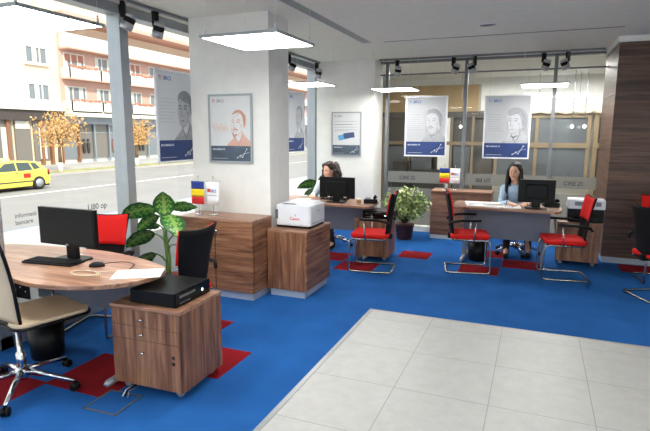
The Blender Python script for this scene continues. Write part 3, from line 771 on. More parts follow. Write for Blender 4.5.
# ---------------------------------------------------------------- cabinets
def sideboard():
    t = thing('sideboard', 'walnut two door sideboard with flags on top against the large column', 'cabinet', (-2.98, 4.53, 0))
    bx('carcass', 'walnut_x', (-.44, .44, -.165, .20, .075, .795), t)
    bx('top_board', 'walnut_top', (-.445, .445, -.205, .205, .795, .82), t, .002)
    bx('plinth', 'plinth', (-.42, .42, -.17, .19, 0, .075), t)
    for s in (-1, 1):
        d = MB().box(*( (.006, .438) if s > 0 else (-.438, -.006)), -.198, -.181, .08, .79).build('door', 'walnut_x', t, .002)
        if s > 0:
            MB().tube([(.04, -.20, .70), (.04, -.225, .70)], .010, 10).ball((.04, -.23, .70), .017, 10).build('handle', 'chrome', d)
            MB().lathe([(.008, -.004), (.008, .004)], 12, (.04, -.2, .66), Matrix.Rotation(PI/2, 4, 'X')).build('lock', 'chrome', d)
sideboard()
def low_cabinet():
    t = thing('low_cabinet', 'walnut low cabinet carrying the white printer beside the large column', 'cabinet', (-2.30, 4.90, 0))
    bx('carcass', 'walnut_z', (-.22, .20, -.30, .34, .075, .675), t)
    bx('top_board', 'walnut_top', (-.225, .225, -.305, .345, .675, .70), t, .002)
    bx('plinth', 'plinth', (-.20, .19, -.28, .32, 0, .075), t)
    for k, (a, b) in enumerate(((-.298, .017), (.023, .338))):
        d = MB().box(.202, .220, a, b, .08, .67).build('door', 'walnut_x', t, .002)
        yy = -.02 if k == 0 else .06
        MB().box(.22, .232, yy-.02, yy+.02, .62, .632).build('handle', 'chrome', d)
low_cabinet()
def pedestal(loc, rz, label, h=.58, w=.52, d=.42, cas=True):
    t = thing('drawer_pedestal', label, 'pedestal', loc, rz, 'desk pedestals')
    z0 = .05
    bx('carcass', 'walnut_z', (-w/2, w/2, -d/2+.018, d/2, z0, h-.022), t, .002)
    bx('top_board', 'walnut_top', (-w/2-.004, w/2+.004, -d/2-.004, d/2+.004, h-.022, h), t, .002)
    zs = [h-.026, h-.135, h-.225, z0+.004]
    for k in range(3):
        x1 = w/2-.003 if k < 2 else w/2-.003
        dr = MB().box(-w/2+.003, x1, -d/2, -d/2+.017, zs[k+1]+.003, zs[k]).build('drawer', 'walnut_z', t, .0015)
        hz = (zs[k]+zs[k+1])/2 if k < 2 else zs[2]-.075
        MB().tube([(-.02, -d/2, hz), (-.02, -d/2-.022, hz)], .005, 8).tube([(-.036, -d/2-.024, hz-.003), (-.004, -d/2-.024, hz+.006)], .006, 8).build('handle', 'chrome', dr)
    for sx in (-1, 1):
        for sy in (-1, 1):
            c = MB().lathe([(.006, -.012), (.024, -.012), (.026, 0), (.024, .012), (.006, .012)], 14, (sx*(w/2-.06), sy*(d/2-.06), .026), Matrix.Rotation(PI/2, 4, 'X'))
            c.box(sx*(w/2-.06)-.02, sx*(w/2-.06)+.02, sy*(d/2-.06)-.018, sy*(d/2-.06)+.018, .04, .052); c.build('caster', 'grey_plastic', t)
    return t
pn = pedestal((-2.235, 2.68, 0), math.radians(2), 'walnut drawer pedestal on casters under the black computer, nearest', .59, .53, .47)
lk = MB()
for z in (.285, .245): lk.lathe([(.012, -.03), (.014, -.004), (.014, 0)], 12, (.205, -.235, z), Matrix.Rotation(-PI/2, 4, 'X') @ Matrix.Diagonal((1, 1, -1, 1)))
lk.build('lock', 'black_plastic', pn)
pedestal((-1.98, 6.65, 0), math.radians(3), 'walnut pedestal at the end of the middle desk by the bush', .56, .46, .46)
pedestal((.55, 7.36, 0), math.radians(-2), 'dark walnut pedestal under the multifunction printer by the clad wall', .56, .50, .36)
rc = thing('reception_counter', 'low walnut cabinet below the rear glass carrying small flags', 'cabinet', (-1.08, 8.45, 0))
bx('carcass', 'counter_wood', (-.46, .46, -.20, .22, .06, .755), rc); bx('top_board', 'walnut_top', (-.465, .465, -.225, .225, .755, .775), rc); bx('plinth', 'wall_white', (-.45, .45, -.21, .21, 0, .06), rc)
for s in (0, 1): bx('door', 'counter_wood', (-.455+.4575*s, -.0025+.4575*s, -.219, -.201, .07, .75), rc)

# ---------------------------------------------------------------- desks
def desk(loc, rz, label, out, mod, legs, name='desk'):
    t = thing('office_desk', label, 'desk', loc, rz)
    m = MB().prism(out, .722, .75); m.build('desktop', 'walnut_top', t, .003)
    if mod:
        x0, x1, y, z0 = mod; bx('modesty_panel', 'grey_panel', (x0, x1, y, y+.018, z0, .70), t)
        bx('crossbar', 'alu', (x0, x1, y+.03, y+.07, .66, .72), t)
    for (x, y) in legs:
        l = MB().box(x-.025, x+.025, y-.03, y+.03, .05, .722).build('leg', 'alu_dark', t, .004)
        MB().tube([(x, y-.30, .03), (x, y-.28, .04), (x, y+.28, .04), (x, y+.30, .03)], [.018, .024, .024, .018], 10).build('foot', 'alu', l)
    return t
o1 = catmull([(-.75, -.55), (-.10, -.52), (.30, -.62), (.55, -.63), (.80, -.55), (.98, -.40), (1.04, -.20), (.97, -.02), (.78, .08), (.45, .18), (.05, .22), (-.50, .16), (-.80, .05), (-.85, -.30)], 6)
D1 = desk((-3.30, 2.81, 0), 0, 'rounded walnut desk with monitor and keyboard nearest by the street glass', o1, (-.45, .70, .10, .33), [(-.55, -.16), (.77, -.12)])
pf_ = MB(); pf_.box(-.50, -.30, -.09, -.085, .38, .72); pfo = pf_.build('perforated_panel', 'black_plastic', D1)
dots = MB()
for i in range(4):
    for j in range(3): dots.ball((-.455+j*.055, -.092, .44+i*.065+(j % 2)*.03), (.006, .003, .007), 8)
dots.build('perforation', 'white_plastic', pfo)['kind'] = 'stuff'
o2 = catmull([(-1.0, -.30), (-.5, -.31), (.0, -.32), (.38, -.33), (.55, -.30), (.56, -.05), (.50, .28), (.2, .35), (-.5, .36), (-1.0, .34)], 4)
desk((-2.50, 6.55, 0), 0, 'walnut desk where the curly haired woman works behind her monitor', o2, (-.9, .42, .0, .36), [(-.75, .05), (.45, .12)])
o3 = catmull([(-.66, .10), (-.62, -.16), (-.46, -.31), (-.05, -.33), (.45, -.33), (.60, -.32), (.66, -.1), (.62, .28), (.2, .34), (-.5, .34), (-.65, .28)], 5)
desk((-.34, 7.01, 0), 0, 'walnut desk with grey front panel where the dark haired woman writes', o3, (-.47, .54, -.11, .33), [(-.50, .05), (.48, .05)])

# ---------------------------------------------------------------- chairs (facing local +x)
def back_fn(off, z0, z1, w0, w1, wing=.03):
    def f(u, v):
        z = z0+(z1-z0)*v
        k = (z-.42)/.53
        x = -.205 - .035*math.sin(min(1, k*1.3)*PI*.5) - .10*max(0, k-.45)**1.6*1.3 + off
        w = (w0+(w1-w0)*v)
        s = (u-.5)*2
        return (x + wing*s*s, s*w, z + .02*s*s*v)
    return f
def guest_chair(label, loc, rz):
    t = thing('visitor_chair', label, 'chair', loc, rz, 'red and black visitor chairs')
    def seat(u, v):
        s = (v-.5)*2; x = -.20+.45*u
        z = .472 - .03*max(0, u-.75)**2*16 + .012*(1-abs(s))
        return (x, s*.225, z)
    m = MB(); m.prism(rrect(-.21, .25, -.235, .235, .07), .425, .475); m.build('seat', 'red_fabric', t, .018)
    MB().prism(rrect(-.19, .22, -.21, .21, .05), .405, .427).build('seat_pan', 'black_plastic', t)
    r = .0125
    p = [(-.18, -.225, .415), (.20, -.225, .415), (.238, -.225, .40), (.25, -.225, .36), (.262, -.225, .05), (.25, -.225, .02), (.22, -.225, .0135), (-.22, -.225, .0135), (-.25, -.20, .0135)]
    q = [(a, -b, c) for a, b, c in reversed(p)]
    MB().tube(p+q, r, 8).build('sled_frame', 'steel_tube', t)
    MB().sheet(back_fn(0, .44, .95, .15, .215), 8, 12, .016).build('back_shell', 'black_mesh', t)
    MB().sheet(lambda u, v: back_fn(.018, .70, .945, .195, .208)(1-u, v), 8, 8, -.012).build('back_pad', 'red_fabric', t)
    MB().box(-.235, -.10, -.03, .03, .395, .46).build('back_bracket', 'black_plastic', t, .006)
    for s in (-1, 1):
        a = MB().tube([(-.235, s*.215, .60), (-.20, s*.255, .635), (-.10, s*.262, .655), (.13, s*.262, .66)], [.016, .016, .018, .015], 8); a.build('armrest', 'black_plastic', t)
        MB().tube([(.05, s*.225, .415), (.06, s*.255, .44), (.075, s*.262, .65)], .010, 8).build('arm_support', 'steel_tube', t)
    return t
R = math.radians
c0 = guest_chair('red visitor chair in front of the pedestal of the middle desk', (-1.82, 6.04, 0), R(187))
G = 'red and black visitor chairs'
dup(c0, (-.74, 6.45, 0), R(12), 'red visitor chair at the left end of the rear desk, back towards the wood counter', G)
dup(c0, (.36, 6.56, 0), R(188), 'red visitor chair with red backrest in front of the multifunction printer', G)
dup(c0, (1.26, 6.10, 0), R(26), 'visitor chair showing its black back at the edge by the clad wall', G)
dup(c0, (1.40, 6.82, 0), R(275), 'visitor chair with red back facing us against the wood clad wall', G)
dup(c0, (-3.43, 3.20, 0), R(286), 'visitor chair with red and black back between the nearest desk and street glass', G)
dup(c0, (-2.60, 3.22, 0), R(177), 'visitor chair with curved black back between the nearest pedestal and the sideboard', G)

def swivel(label, loc, rz, seatm, backm, arms=True, high=.95, off=18, rad=.30, dx=0.0, dz=0.0):
    t = thing('swivel_chair', label, 'chair', loc, rz)
    sw = MB().prism(rrect(-.23, .25, -.24, .24, .08), .455, .480); sw.build('seat', seatm, t, .008)
    MB().tube([(x, y, .450) for x, y in rrect(-.235, .255, -.245, .245, .08)], .010, 6, closed=True).build('seat_trim', 'black_plastic', t)
    MB().prism(rrect(-.14, .14, -.10, .10, .03), .40, .445).tube([(.0, .08, .42), (.02, .25, .40)], .008, 6).build('mechanism', 'chrome', t)
    MB().sheet(back_fn(-.02, .47, high, .20, .22, .045), 8, 12, .012).build('backrest', backm, t)
    rim = []
    f = back_fn(-.024, .47, high, .205, .225, .045)
    for k in range(9): rim.append(f(k/8, 0))
    for k in range(1, 11): rim.append(f(1, k/10))
    for k in range(1, 9): rim.append(f(1-k/8, 1))
    for k in range(1, 10): rim.append(f(0, 1-k/10))
    MB().tube(rim, .011, 6, closed=True).build('back_rim', 'black_plastic', t)
    for o_ in [c for c in COL.objects if c.parent == t]: o_.location = (dx, 0, dz)
    MB().tube([(0, 0, .40+dz), (dx, 0, .41+dz)], .022, 8).build('seat_post', 'chrome', t)
    MB().lathe([(.03, .10), (.03, .25), (.018, .26), (.018, .41+dz)], 16).build('gas_column', 'chrome', t)
    MB().lathe([(.02, .065), (.045, .09), (.045, .14), (.03, .155)], 20).build('hub', 'chrome', t)
    for k in range(5):
        a = R(off+72*k); d = Vector((math.cos(a), math.sin(a), 0))
        l = MB().tube([d*.03+Vector((0, 0, .125)), d*.17+Vector((0, 0, .105)), d*rad+Vector((0, 0, .066))], [.024, .018, .012], 8).build('base_arm', 'chrome', t)
        n = Vector((-d.y, d.x, 0))
        M = Matrix.Translation(d*rad+Vector((0, 0, .028))) @ Matrix.Rotation(a, 4, 'Z') @ Matrix.Rotation(PI/2, 4, 'X')
        MB().lathe([(.005, -.024), (.026, -.024), (.028, -.018), (.028, -.006), (.018, -.004), (.018, .004), (.028, .006), (.028, .018), (.026, .024), (.005, .024)], 16, (0, 0, 0), M).build('caster', 'black_plastic', l)
    if arms:
        for s in (-1, 1):
            MB().tube([(-.24, s*.235, .62), (-.15, s*.27, .66), (.10, s*.27, .66), (.16, s*.26, .60), (.12, s*.25, .46)], .014, 8).build('armrest', 'black_plastic', t)
    return t
swivel('beige leather swivel chair with chrome star base at the nearest desk', (-3.05, 2.20, 0), R(75), 'beige_leather', 'beige_leather', False, .98, 16, .35, .13, .03)
swivel('dark swivel chair under the curly haired woman', (-2.79, 7.12, 0), R(-92), 'dark_cloth', 'black_mesh', False, .90)
swivel('dark swivel chair with chrome base under the dark haired woman', (-.20, 7.62, 0), R(-88), 'dark_cloth', 'black_mesh', False, .88)

# ---------------------------------------------------------------- electronics
def monitor(loc, rz, label, w=.56, h=.33, cz=.235, dots=False):
    t = thing('computer_monitor', label, 'monitor', loc, rz)
    z0 = cz-h/2+.05; z1 = z0+h
    bx('casing', 'black_plastic', (-w/2, w/2, -.015, .02, z0, z1), t, .004)
    s = bx('screen', 'black_gloss', (-w/2+.015, w/2-.015, -.017, -.014, z0+.02, z1-.015), t)
    bx('rear_housing', 'black_plastic', (-w*.3, w*.3, .02, .045, z0+.05, z1-.06), t, .01)
    bx('neck', 'black_plastic', (-.05, .05, .015, .05, .01, z0+.06), t, .006)
    MB().prism(rrect(-.13, .13, -.08, .11, .04), .0, .012).build('stand_base', 'black_plastic', t, .003)
    MB().box(-.012, .012, -.0175, -.0165, z0+.006, z0+.014).build('badge', 'ink_light', t)
    return t
monitor((-3.12, 2.70, .75), R(0), 'black widescreen monitor facing us on the nearest desk', .545, .275, .197)
m2 = monitor((-2.48, 6.50, .75), R(181), 'black monitor seen from behind in front of the curly haired woman', .50, .285, .145)
lb = MB()
for x in (.11, .05, -.12): lb.box(x-.02, x+.02, .0195, .0215, .062, .076)
lb.build('sticker', 'white_plastic', m2)
monitor((.02, 6.96, .75), R(184), 'black monitor turned away beside the dark haired woman', .43, .29, .165)
def keyboard(loc, rz, label, w=.45, d=.15):
    t = thing('keyboard', label, 'keyboard', loc, rz)
    bx('base', 'black_plastic', (-w/2, w/2, -d/2, d/2, 0, .014), t, .004)
    k = MB()
    for r_ in range(6):
        for c in range(20):
            x = -w/2+.012+c*(w-.024)/20; y = -d/2+.010+r_*(d-.02)/6
            k.box(x, x+(w-.024)/20-.003, y, y+(d-.02)/6-.003, .014, .020)
    o = k.build('keys', 'black_mesh', t)
    return t
keyboard((-3.17, 2.60, .75), R(6), 'long black keyboard in front of the nearest monitor', .42)
keyboard((-2.60, 6.36+.35, .75), R(180), 'black keyboard behind the monitor of the curly haired woman', .40, .13)
def mouse(loc, rz, label, name='computer_mouse', mat='black_plastic'):
    t = thing(name, label, 'mouse', loc, rz)
    def f(u, v):
        a = 2*PI*u; r = math.sin(PI/2*(1-v)) if v < 1 else 0
        return (.032*math.cos(a)*math.cos(v*PI/2), .055*math.sin(a)*math.cos(v*PI/2), .004+.03*math.sin(v*PI/2))
    MB().sheet(f, 20, 6).add([(.032*math.cos(2*PI*k/20), .055*math.sin(2*PI*k/20), 0) for k in range(20)]+[(.032*math.cos(2*PI*k/20), .055*math.sin(2*PI*k/20), .004) for k in range(20)], [tuple(range(20))[::-1]]+[(k, (k+1) % 20, 20+(k+1) % 20, 20+k) for k in range(20)], True).build('shell', mat, t)
    MB().box(-.004, .004, .02, .045, .026, .034).build('wheel', 'grey_plastic', t)
    return t
mouse((-2.80, 2.64, .75), R(-60), 'black mouse at the right end of the nearest keyboard')
def sheet_paper(name, loc, rz, w, d, label, lines=True, h=.0015, cat='paper'):
    t = thing(name, label, cat, loc, rz)
    def f(u, v): return (-w/2+w*u, -d/2+d*v, .0008+.0012*math.sin(u*3)*math.sin(v*4)**2)
    MB().sheet(f, 8, 8, h).build('sheet', 'paper', t)
    if lines:
        m = MB()
        for k in range(9): m.box(-w*.38, w*(.1+.25*((k*37) % 5)/5), -d*.36+k*d*.08, -d*.36+k*d*.08+.0022, .0044, .0048)
        m.build('print', 'ink_mid', t)
    return t
sheet_paper('paper_sheet', (-2.40, 2.60, .75), R(-58), .22, .31, 'white printed sheet on the right end of the nearest desk')
sheet_paper('note_slip', (-3.22, 2.83, .75), R(10), .10, .06, 'small white slip left of the nearest monitor base', False)
sheet_paper('paper_sheet', (-3.02, 6.52, .75), R(5), .22, .30, 'white sheet under the hand of the curly haired woman', True)
sheet_paper('paper_sheet', (-.72, 6.98, .75), R(12), .22, .30, 'white sheet at the left end of the rear desk', True)
sheet_paper('paper_sheet', (-.50, 6.90, .75), R(-20), .30, .21, 'white sheet next to the writing hand on the rear desk', True)
sheet_paper('paper_sheet', (-.26, 6.95, .75), R(3), .22, .30, 'white sheet beneath the writing hand on the rear desk', True)
stk = thing('paper_stack', 'thin stack of white papers lying at the back of the rear desk', 'papers', (-.62, 7.18, .75), R(4))
MB().box(-.25, .25, -.09, .09, 0, .008).build('stack', 'paper', stk)
c = MB().tube(catmull([(-2.83, 2.69, .7535), (-2.72, 2.80, .7535), (-2.60, 2.78, .7535), (-2.55, 2.70, .7535), (-2.53, 2.66, .7535)], 6, False), .0025, 6)
tag(c.build('mouse_cable', 'black_plastic'), 'thin black cable trailing from the mouse to the paper sheet', 'cable')
ring = []
for k in range(60): a = k*.23; r_ = .11-.0005*k; ring.append((-2.72+r_*1.15*math.cos(a), 2.46+r_*.55*math.sin(a), .7535+.0004*k*.2))
ring += [(-2.60, 2.56, .757), (-2.50, 2.60, .755)]
tag(MB().tube(ring, .003, 5).build('coiled_cable', 'cable_beige'), 'coiled beige cable lying on the nearest desk in front of the keyboard', 'cable')
def desktop_pc(loc, rz, label, w=.35, d=.38, h=.095):
    t = thing('desktop_computer', label, 'computer', loc, rz)
    bx('case', 'black_plastic', (-w/2, w/2-.012, -d/2, d/2, .006, h), t, .004)
    fp = bx('front_panel', 'black_gloss', (w/2-.012, w/2, -d/2, d/2, .004, h+.002), t, .003)
    M = Matrix.Rotation(PI/2, 4, 'Y')
    MB().lathe([(.001, .002), (.009, .002), (.010, 0)], 14, (w/2, d*.26, h*.5), M).build('power_button', 'led_green', fp)
    MB().box(w/2-.001, w/2+.0015, -d*.40, d*.05, h*.60, h*.78).box(w/2-.001, w/2+.0015, -d*.4, -d*.1, h*.2, h*.3).build('drive_slot', 'slot_dark', fp)
    for sx in (-1, 1):
        for sy in (-1, 1): MB().lathe([(.012, 0), (.012, .006)], 10, (sx*w*.4, sy*d*.4, 0)).build('foot', 'grey_plastic', t)
    return t
desktop_pc((-2.20, 2.68, .59), R(2), 'black flat desktop computer with lit power button on the nearest pedestal')
desktop_pc((-1.90, 6.62, .56), R(-87), 'black flat desktop computer on the pedestal beside the middle desk', .36, .40, .10)
def printer():
    t = thing('laser_printer', 'white laser printer with red mark on the low walnut cabinet', 'printer', (-2.30, 4.93, .70))
    side = [(-.26, .05), (-.26, .215), (-.22, .235), (-.02, .235), (.02, .25), (.20, .262), (.25, .245), (.26, .18), (.26, .03), (.20, .02), (-.22, .02)]
    Mx = Matrix(((0, 0, 1, 0), (1, 0, 0, 0), (0, 1, 0, 0), (0, 0, 0, 1)))
    MB().prism(rrect(-.20, .20, -.19, .22, .04), .022, .240).build('body', 'white_plastic', t, .015)
    MB().prism(rrect(-.17, .18, -.05, .20, .05), .236, .252).build('output_tray', 'white_plastic', t, .006)
    bx('tray_slot', 'slot_dark', (-.14, .0, -.15, -.08, .2385, .2415), t)
    bx('base', 'black_plastic', (-.19, .19, -.175, .20, .0, .03), t, .004)
    bx('side_vent', 'slot_dark', (-.197, -.168, -.1935, -.188, .09, .19), t)
    text_obj('brand_mark', 'Canon', .046, 'ink_red', T(-.03, -.1915, .085) @ RX, t, sx=.9)
    MB().box(.028, .034, -.1925, -.19, .125, .145).build('indicator', 'slot_dark', t)
    MB().box(.199, .2025, -.15, .17, .05, .055).build('seam', 'grey_plastic', t)
    MB().box(.199, .203, .02, .035, .16, .175).build('button', 'grey_plastic', t)
printer()
def mfp():
    t = thing('multifunction_printer', 'white and black multifunction printer on the pedestal by the clad wall', 'printer', (.62, 7.36, .56))
    bx('body', 'black_plastic', (-.21, .20, -.13, .13, 0, .17), t, .01)
    bx('scanner_lid', 'white_plastic', (-.22, .21, -.14, .135, .17, .29), t, .012)
    bx('paper_tray', 'black_gloss', (-.15, .15, -.15, -.12, .03, .07), t)
    bx('control_panel', 'grey_plastic', (-.14, .16, -.143, -.138, .215, .265), t)
    bx('display', 'white_plastic', (-.05, .1, -.145, -.142, .225, .255), t)
mfp()
def phone(loc, rz, label):
    t = thing('desk_phone', label, 'telephone', loc, rz)
    MB().add([(-.09, -.09, 0), (.09, -.09, 0), (.09, .09, 0), (-.09, .09, 0), (-.09, -.09, .02), (.09, -.09, .02), (.09, .09, .06), (-.09, .09, .06)], [(0, 3, 2, 1), (4, 5, 6, 7), (0, 1, 5, 4), (1, 2, 6, 5), (2, 3, 7, 6), (3, 0, 4, 7)], False).build('base', 'black_plastic', t, .006)
    MB().tube([(-.06, -.09, .05), (-.06, -.06, .072), (-.06, .06, .098), (-.06, .09, .085)], [.022, .013, .013, .024], 10).build('handset', 'black_gloss', t)
    k = MB()
    for i in range(4):
        for j in range(3): k.box(.0+j*.025, .018+j*.025, -.07+i*.028, -.052+i*.028, .025+i*.0125, .035+i*.0125)
    k.build('keypad', 'grey_plastic', t)
    return t
phone((-2.04, 6.60, .75), R(200), 'black desk phone at the end of the middle desk')
phone((.20, 7.18, .75), R(190), 'black desk phone on the rear desk behind the monitor')
cu = thing('paper_cup', 'small tan cup beside the phone on the middle desk', 'cup', (-2.17, 6.50, .75))
MB().lathe([(.026, 0), (.036, .055), (.033, .055), (.024, .004)], 20).build('body', 'cup_tan', cu)
MB().lathe([(.037, .052), (.038, .056), (.036, .058)], 20).build('rim', 'facade_white', cu)

def flag(loc, rz, label, kind, s=1.0):
    t = thing('table_flag', label, 'flag', loc, rz)
    MB().lathe([(.045*s, 0), (.045*s, .008), (.012, .014)], 20).build('base', 'chrome', t)
    MB().tube([(0, 0, .01), (0, 0, .40*s)], .003, 6).ball((0, 0, .405*s), .006, 8).build('pole', 'steel_tube', t)
    w, h, zt = .16*s, .24*s, .35*s
    MB().tube([(-w/2-.005, -.012, zt), (w/2+.005, -.012, zt)], .002, 6).tube([(-w/2, -.012, zt), (0, -.004, .40*s)], .0008, 4).tube([(w/2, -.012, zt), (0, -.004, .40*s)], .0008, 4).build('crossbar', 'steel_tube', t)
    def fn(u, v): return (-w/2+w*u, -.014-.003*math.sin(u*6), zt-h*(1-v))
    if kind == 'tri':
        for i, c in enumerate(('flag_red', 'flag_yellow', 'flag_blue')):
            MB().sheet(lambda u, v: fn(u, (i+v)/3), 8, 3, .0012).build('stripe', c, t)
    else:
        MB().sheet(fn, 8, 4, .0012).build('cloth', 'paper', t)
        MB().box(-w*.38, -w*.14, -.0195, -.0185, zt-h*.46, zt-h*.30).build('logo_mark', 'ink_red', t)
        text_obj('logo_text', 'BRCI', .044*s, 'ink_blue', T(-w*.12, -.020, zt-h*.46) @ RX, t, sx=.72)
        MB().box(-w*.38, w*.34, -.0195, -.0185, zt-h*.61, zt-h*.58).build('logo_rule', 'ink_mid', t)
    return t
flag((-3.28, 4.50, .82), 0, 'blue yellow red table flag on the walnut sideboard by the column', 'tri')
flag((-3.11, 4.52, .82), 0, 'white bank pennant with blue letters on the walnut sideboard', 'bank')
flag((-1.37, 8.46, .775), 0, 'blue yellow red table flag on the low cabinet at the rear glass', 'tri', .98)
flag((-1.205, 8.47, .775), 0, 'white bank pennant on the low cabinet at the rear glass', 'bank', .98)

# bin, floor box
bn = thing('waste_bin', 'black round waste bin under the nearest desk', 'bin', (-3.34, 2.63, 0))
MB().lathe([(.105, 0), (.115, .01), (.128, .27), (.121, .27), (.10, .02)], 32).build('body', 'black_plastic', bn); MB().lathe([(.123, .262), (.131, .268), (.125, .274)], 32).build('rim', 'black_gloss', bn)
bn = thing('waste_bin', 'black waste bin behind the visitor chair under the rear desk', 'bin', (-.66, 7.0, 0))
MB().lathe([(.10, 0), (.12, .01), (.13, .27), (.125, .27), (.10, .02)], 28).build('body', 'black_plastic', bn)
fb = thing('floor_outlet_box', 'square floor outlet lid with grey rim set in the blue carpet', 'floor box', (-2.37, 2.29, 0), R(3))
q = MB(); a = .125
q.box(-a, a, -a, -a+.012, -.002, .004); q.box(-a, a, a-.012, a, -.002, .004); q.box(-a, -a+.012, -a, a, -.002, .004); q.box(a-.012, a, -a, a, -.002, .004); q.build('rim', 'slot_dark', fb)
bx('lid', 'carpet_blue', (-a+.014, a-.014, -a+.014, a-.014, -.002, .003), fb)
for k, cc in enumerate(('white_plastic', 'black_plastic', 'grey_plastic')):
    c = MB().tube([(-2.36+.02*k, 2.36, .008), (-2.37+.015*k, 2.40, .03), (-2.40+.02*k, 2.50, .012), (-2.44, 2.62, .008)], .004, 5)
    tag(c.build('power_cable', cc), ('white', 'black', 'grey')[k]+' cable running from the floor outlet beneath the nearest pedestal', 'cable')

# ---------------------------------------------------------------- plants
def big_leaf(parent, base, dirz, elev, L, W, droop, roll=0, mats=('leaf_dark', 'leaf_green', 'leaf_cream'), stem_from=None):
    d = Vector((math.cos(dirz), math.sin(dirz), 0)); n = Vector((-d.y, d.x, 0)); b = Vector(base)
    def mid(t):
        p = b.copy(); N = 10
        for k in range(N):
            ee = elev-droop*t*(k+.5)/N; p += (d*math.cos(ee)+Vector((0, 0, math.sin(ee))))*L*t/N
        e = elev-droop*t
        return p, d*math.cos(e)+Vector((0, 0, math.sin(e)))
    m = MB(); nu, nv = 12, 16; P = []; fs = []; mi = []
    for j in range(nv+1):
        t = j/nv; p, tg = mid(t); up = tg.cross(n); up = up if up.z > 0 else -up
        q = Matrix.Rotation(roll, 3, tg); n2 = q @ n; up = q @ up
        w = W*.5*math.sin(PI*t**.8)**.75 if 0 < t < 1 else .002
        for i in range(nu+1):
            s = (i/nu-.5)*2
            P.append(p + n2*s*w + up*(-.15*w*s*s + .05*w*abs(s)**.5 + .004*math.sin(t*30+abs(s)*4)*abs(s)))
    for j in range(nv):
        for i in range(nu):
            fs.append((j*(nu+1)+i, j*(nu+1)+i+1, (j+1)*(nu+1)+i+1, (j+1)*(nu+1)+i))
            c = abs(i-(nu-1)/2); v = (j+int(c*1.3)) % 3
            mi.append(0 if (c > 4.6 or j in (0, nv-1)) else 2 if (c < 1 or (v == 0 and c < 4)) else 1 if v == 1 or c < 3 else 0)
    m.v = [tuple(v_) for v_ in P]; m.f = fs; m.mi = mi; m.sm = [True]*len(fs)
    lo = m.build('leaf', list(mats), parent, fix=False)
    so = lo.modifiers.new('Solidify', 'SOLIDIFY'); so.thickness = .0012
    if stem_from is not None:
        a = Vector(stem_from); c_ = (a+b)/2 + Vector((0, 0, .02))
        MB().tube([a, c_, b], [.010, .008, .006], 6).build('leaf_stalk', 'stem_green', lo)
def dieff(loc, label, s, leaves, rz=0):
    t = thing('potted_plant', label, 'plant', loc, rz)
    MB().lathe([(.10*s, 0), (.115*s, .01), (.15*s, .24*s), (.165*s, .24*s), (.165*s, .28*s), (.15*s, .28*s), (.14*s, .25*s)], 28).build('pot', 'pot_red', t)
    MB().lathe([(.145*s, .245*s), (.10*s, .255*s), (.02, .26*s)], 20).build('soil', 'soil', t)
    MB().tube([(0, 0, .24*s), (.01, .01, .45*s), (-.01, 0, .68*s), (0, 0, .84*s)], [.030*s, .026*s, .022*s, .014*s], 10).build('stem', 'stem_green', t)
    for (az, r0, bz, el, L, W, dr, ro, sz) in leaves:
        a = R(az); big_leaf(t, (r0*s*math.cos(a), r0*s*math.sin(a), bz*s), a, R(el), L*s, W*s, R(dr), R(ro), stem_from=(0, 0, sz*s))
    return t
LV = [ # azimuth, start radius, height, elevation, length, width, droop, roll, stalk height
 (-55, .05, .90, 86, .29, .21, 45, 0, .80),
 (200, .08, .96, 8, .38, .24, 45, 48, .80), (214, .06, .90, -18, .26, .16, 35, 50, .78),
 (18, .08, .96, 28, .26, .16, 45, -45, .80), (-30, .07, .92, -8, .33, .24, 60, 0, .78),
 (216, .10, .72, 2, .32, .24, 55, 45, .62), (222, .10, .52, -12, .30, .20, 45, 45, .42), (185, .07, .80, 15, .26, .18, 60, 40, .70),
 (90, .06, .94, 45, .30, .17, 70, 0, .80), (130, .06, .86, 25, .30, .18, 70, 0, .76), (20, .08, .70, 8, .24, .16, 60, -40, .60), (50, .06, .60, 5, .24, .15, 60, 0, .52)]
dieff((-3.30, 3.98, 0), 'large dieffenbachia with blotched leaves in a red pot beside the sideboard', .98, LV)
dieff((-3.25, 7.78, 0), 'smaller broad leaved plant at the street glass beside the curly haired woman', .90, LV, rz=R(12))
def bush():
    t = thing('potted_bush', 'bushy pale green plant in a brown pot before the rear glass', 'plant', (-1.90, 8.00, 0))
    MB().lathe([(.11, 0), (.12, .01), (.15, .22), (.16, .22), (.16, .255), (.15, .255), (.14, .23)], 28).build('pot', 'pot_brown', t)
    MB().lathe([(.145, .225), (.02, .24)], 20).build('soil', 'soil', t)
    st = MB(); rd = random.Random(3); tips = []
    for k in range(34):
        a = rd.uniform(0, 2*PI); r_ = rd.uniform(.05, .38); z = .42+.44*rd.random()*(1.1-r_*1.3); tip = Vector((r_*math.cos(a), r_*.8*math.sin(a), z)); tips.append(tip)
        st.tube([(.03*math.cos(a), .03*math.sin(a), .26), (tip.x*.5, tip.y*.5, .26+(z-.26)*.6), tip], [.006, .005, .003], 5)
    st.build('stems', 'stem_brown', t)
    lf = MB()
    for k in range(1700):
        tp = rd.choice(tips); f = rd.uniform(.45, 1.05); p = Vector((tp.x*f, tp.y*f, .28+(tp.z-.28)*f)) + Vector((rd.gauss(0, .035), rd.gauss(0, .035), rd.gauss(0, .03)))
        if p.z < .24: p.z = .24+rd.random()*.1
        e = Euler((rd.uniform(-1.1, 1.1), rd.uniform(-1.1, 1.1), rd.uniform(0, 6.3))).to_matrix(); q_ = rd.uniform(.022, .038)
        lf.cur = 0 if rd.random() < .62 else 1
        lf.add([p+e @ Vector(w_) for w_ in ((-q_, 0, 0), (-q_*.2, -q_*.55, .004), (q_, 0, -.004), (-q_*.2, q_*.55, .004))], [(0, 1, 2, 3)], False)
    lf.build('foliage', ['bush_leaf', 'bush_leaf_pale'], t, fix=False)
bush()

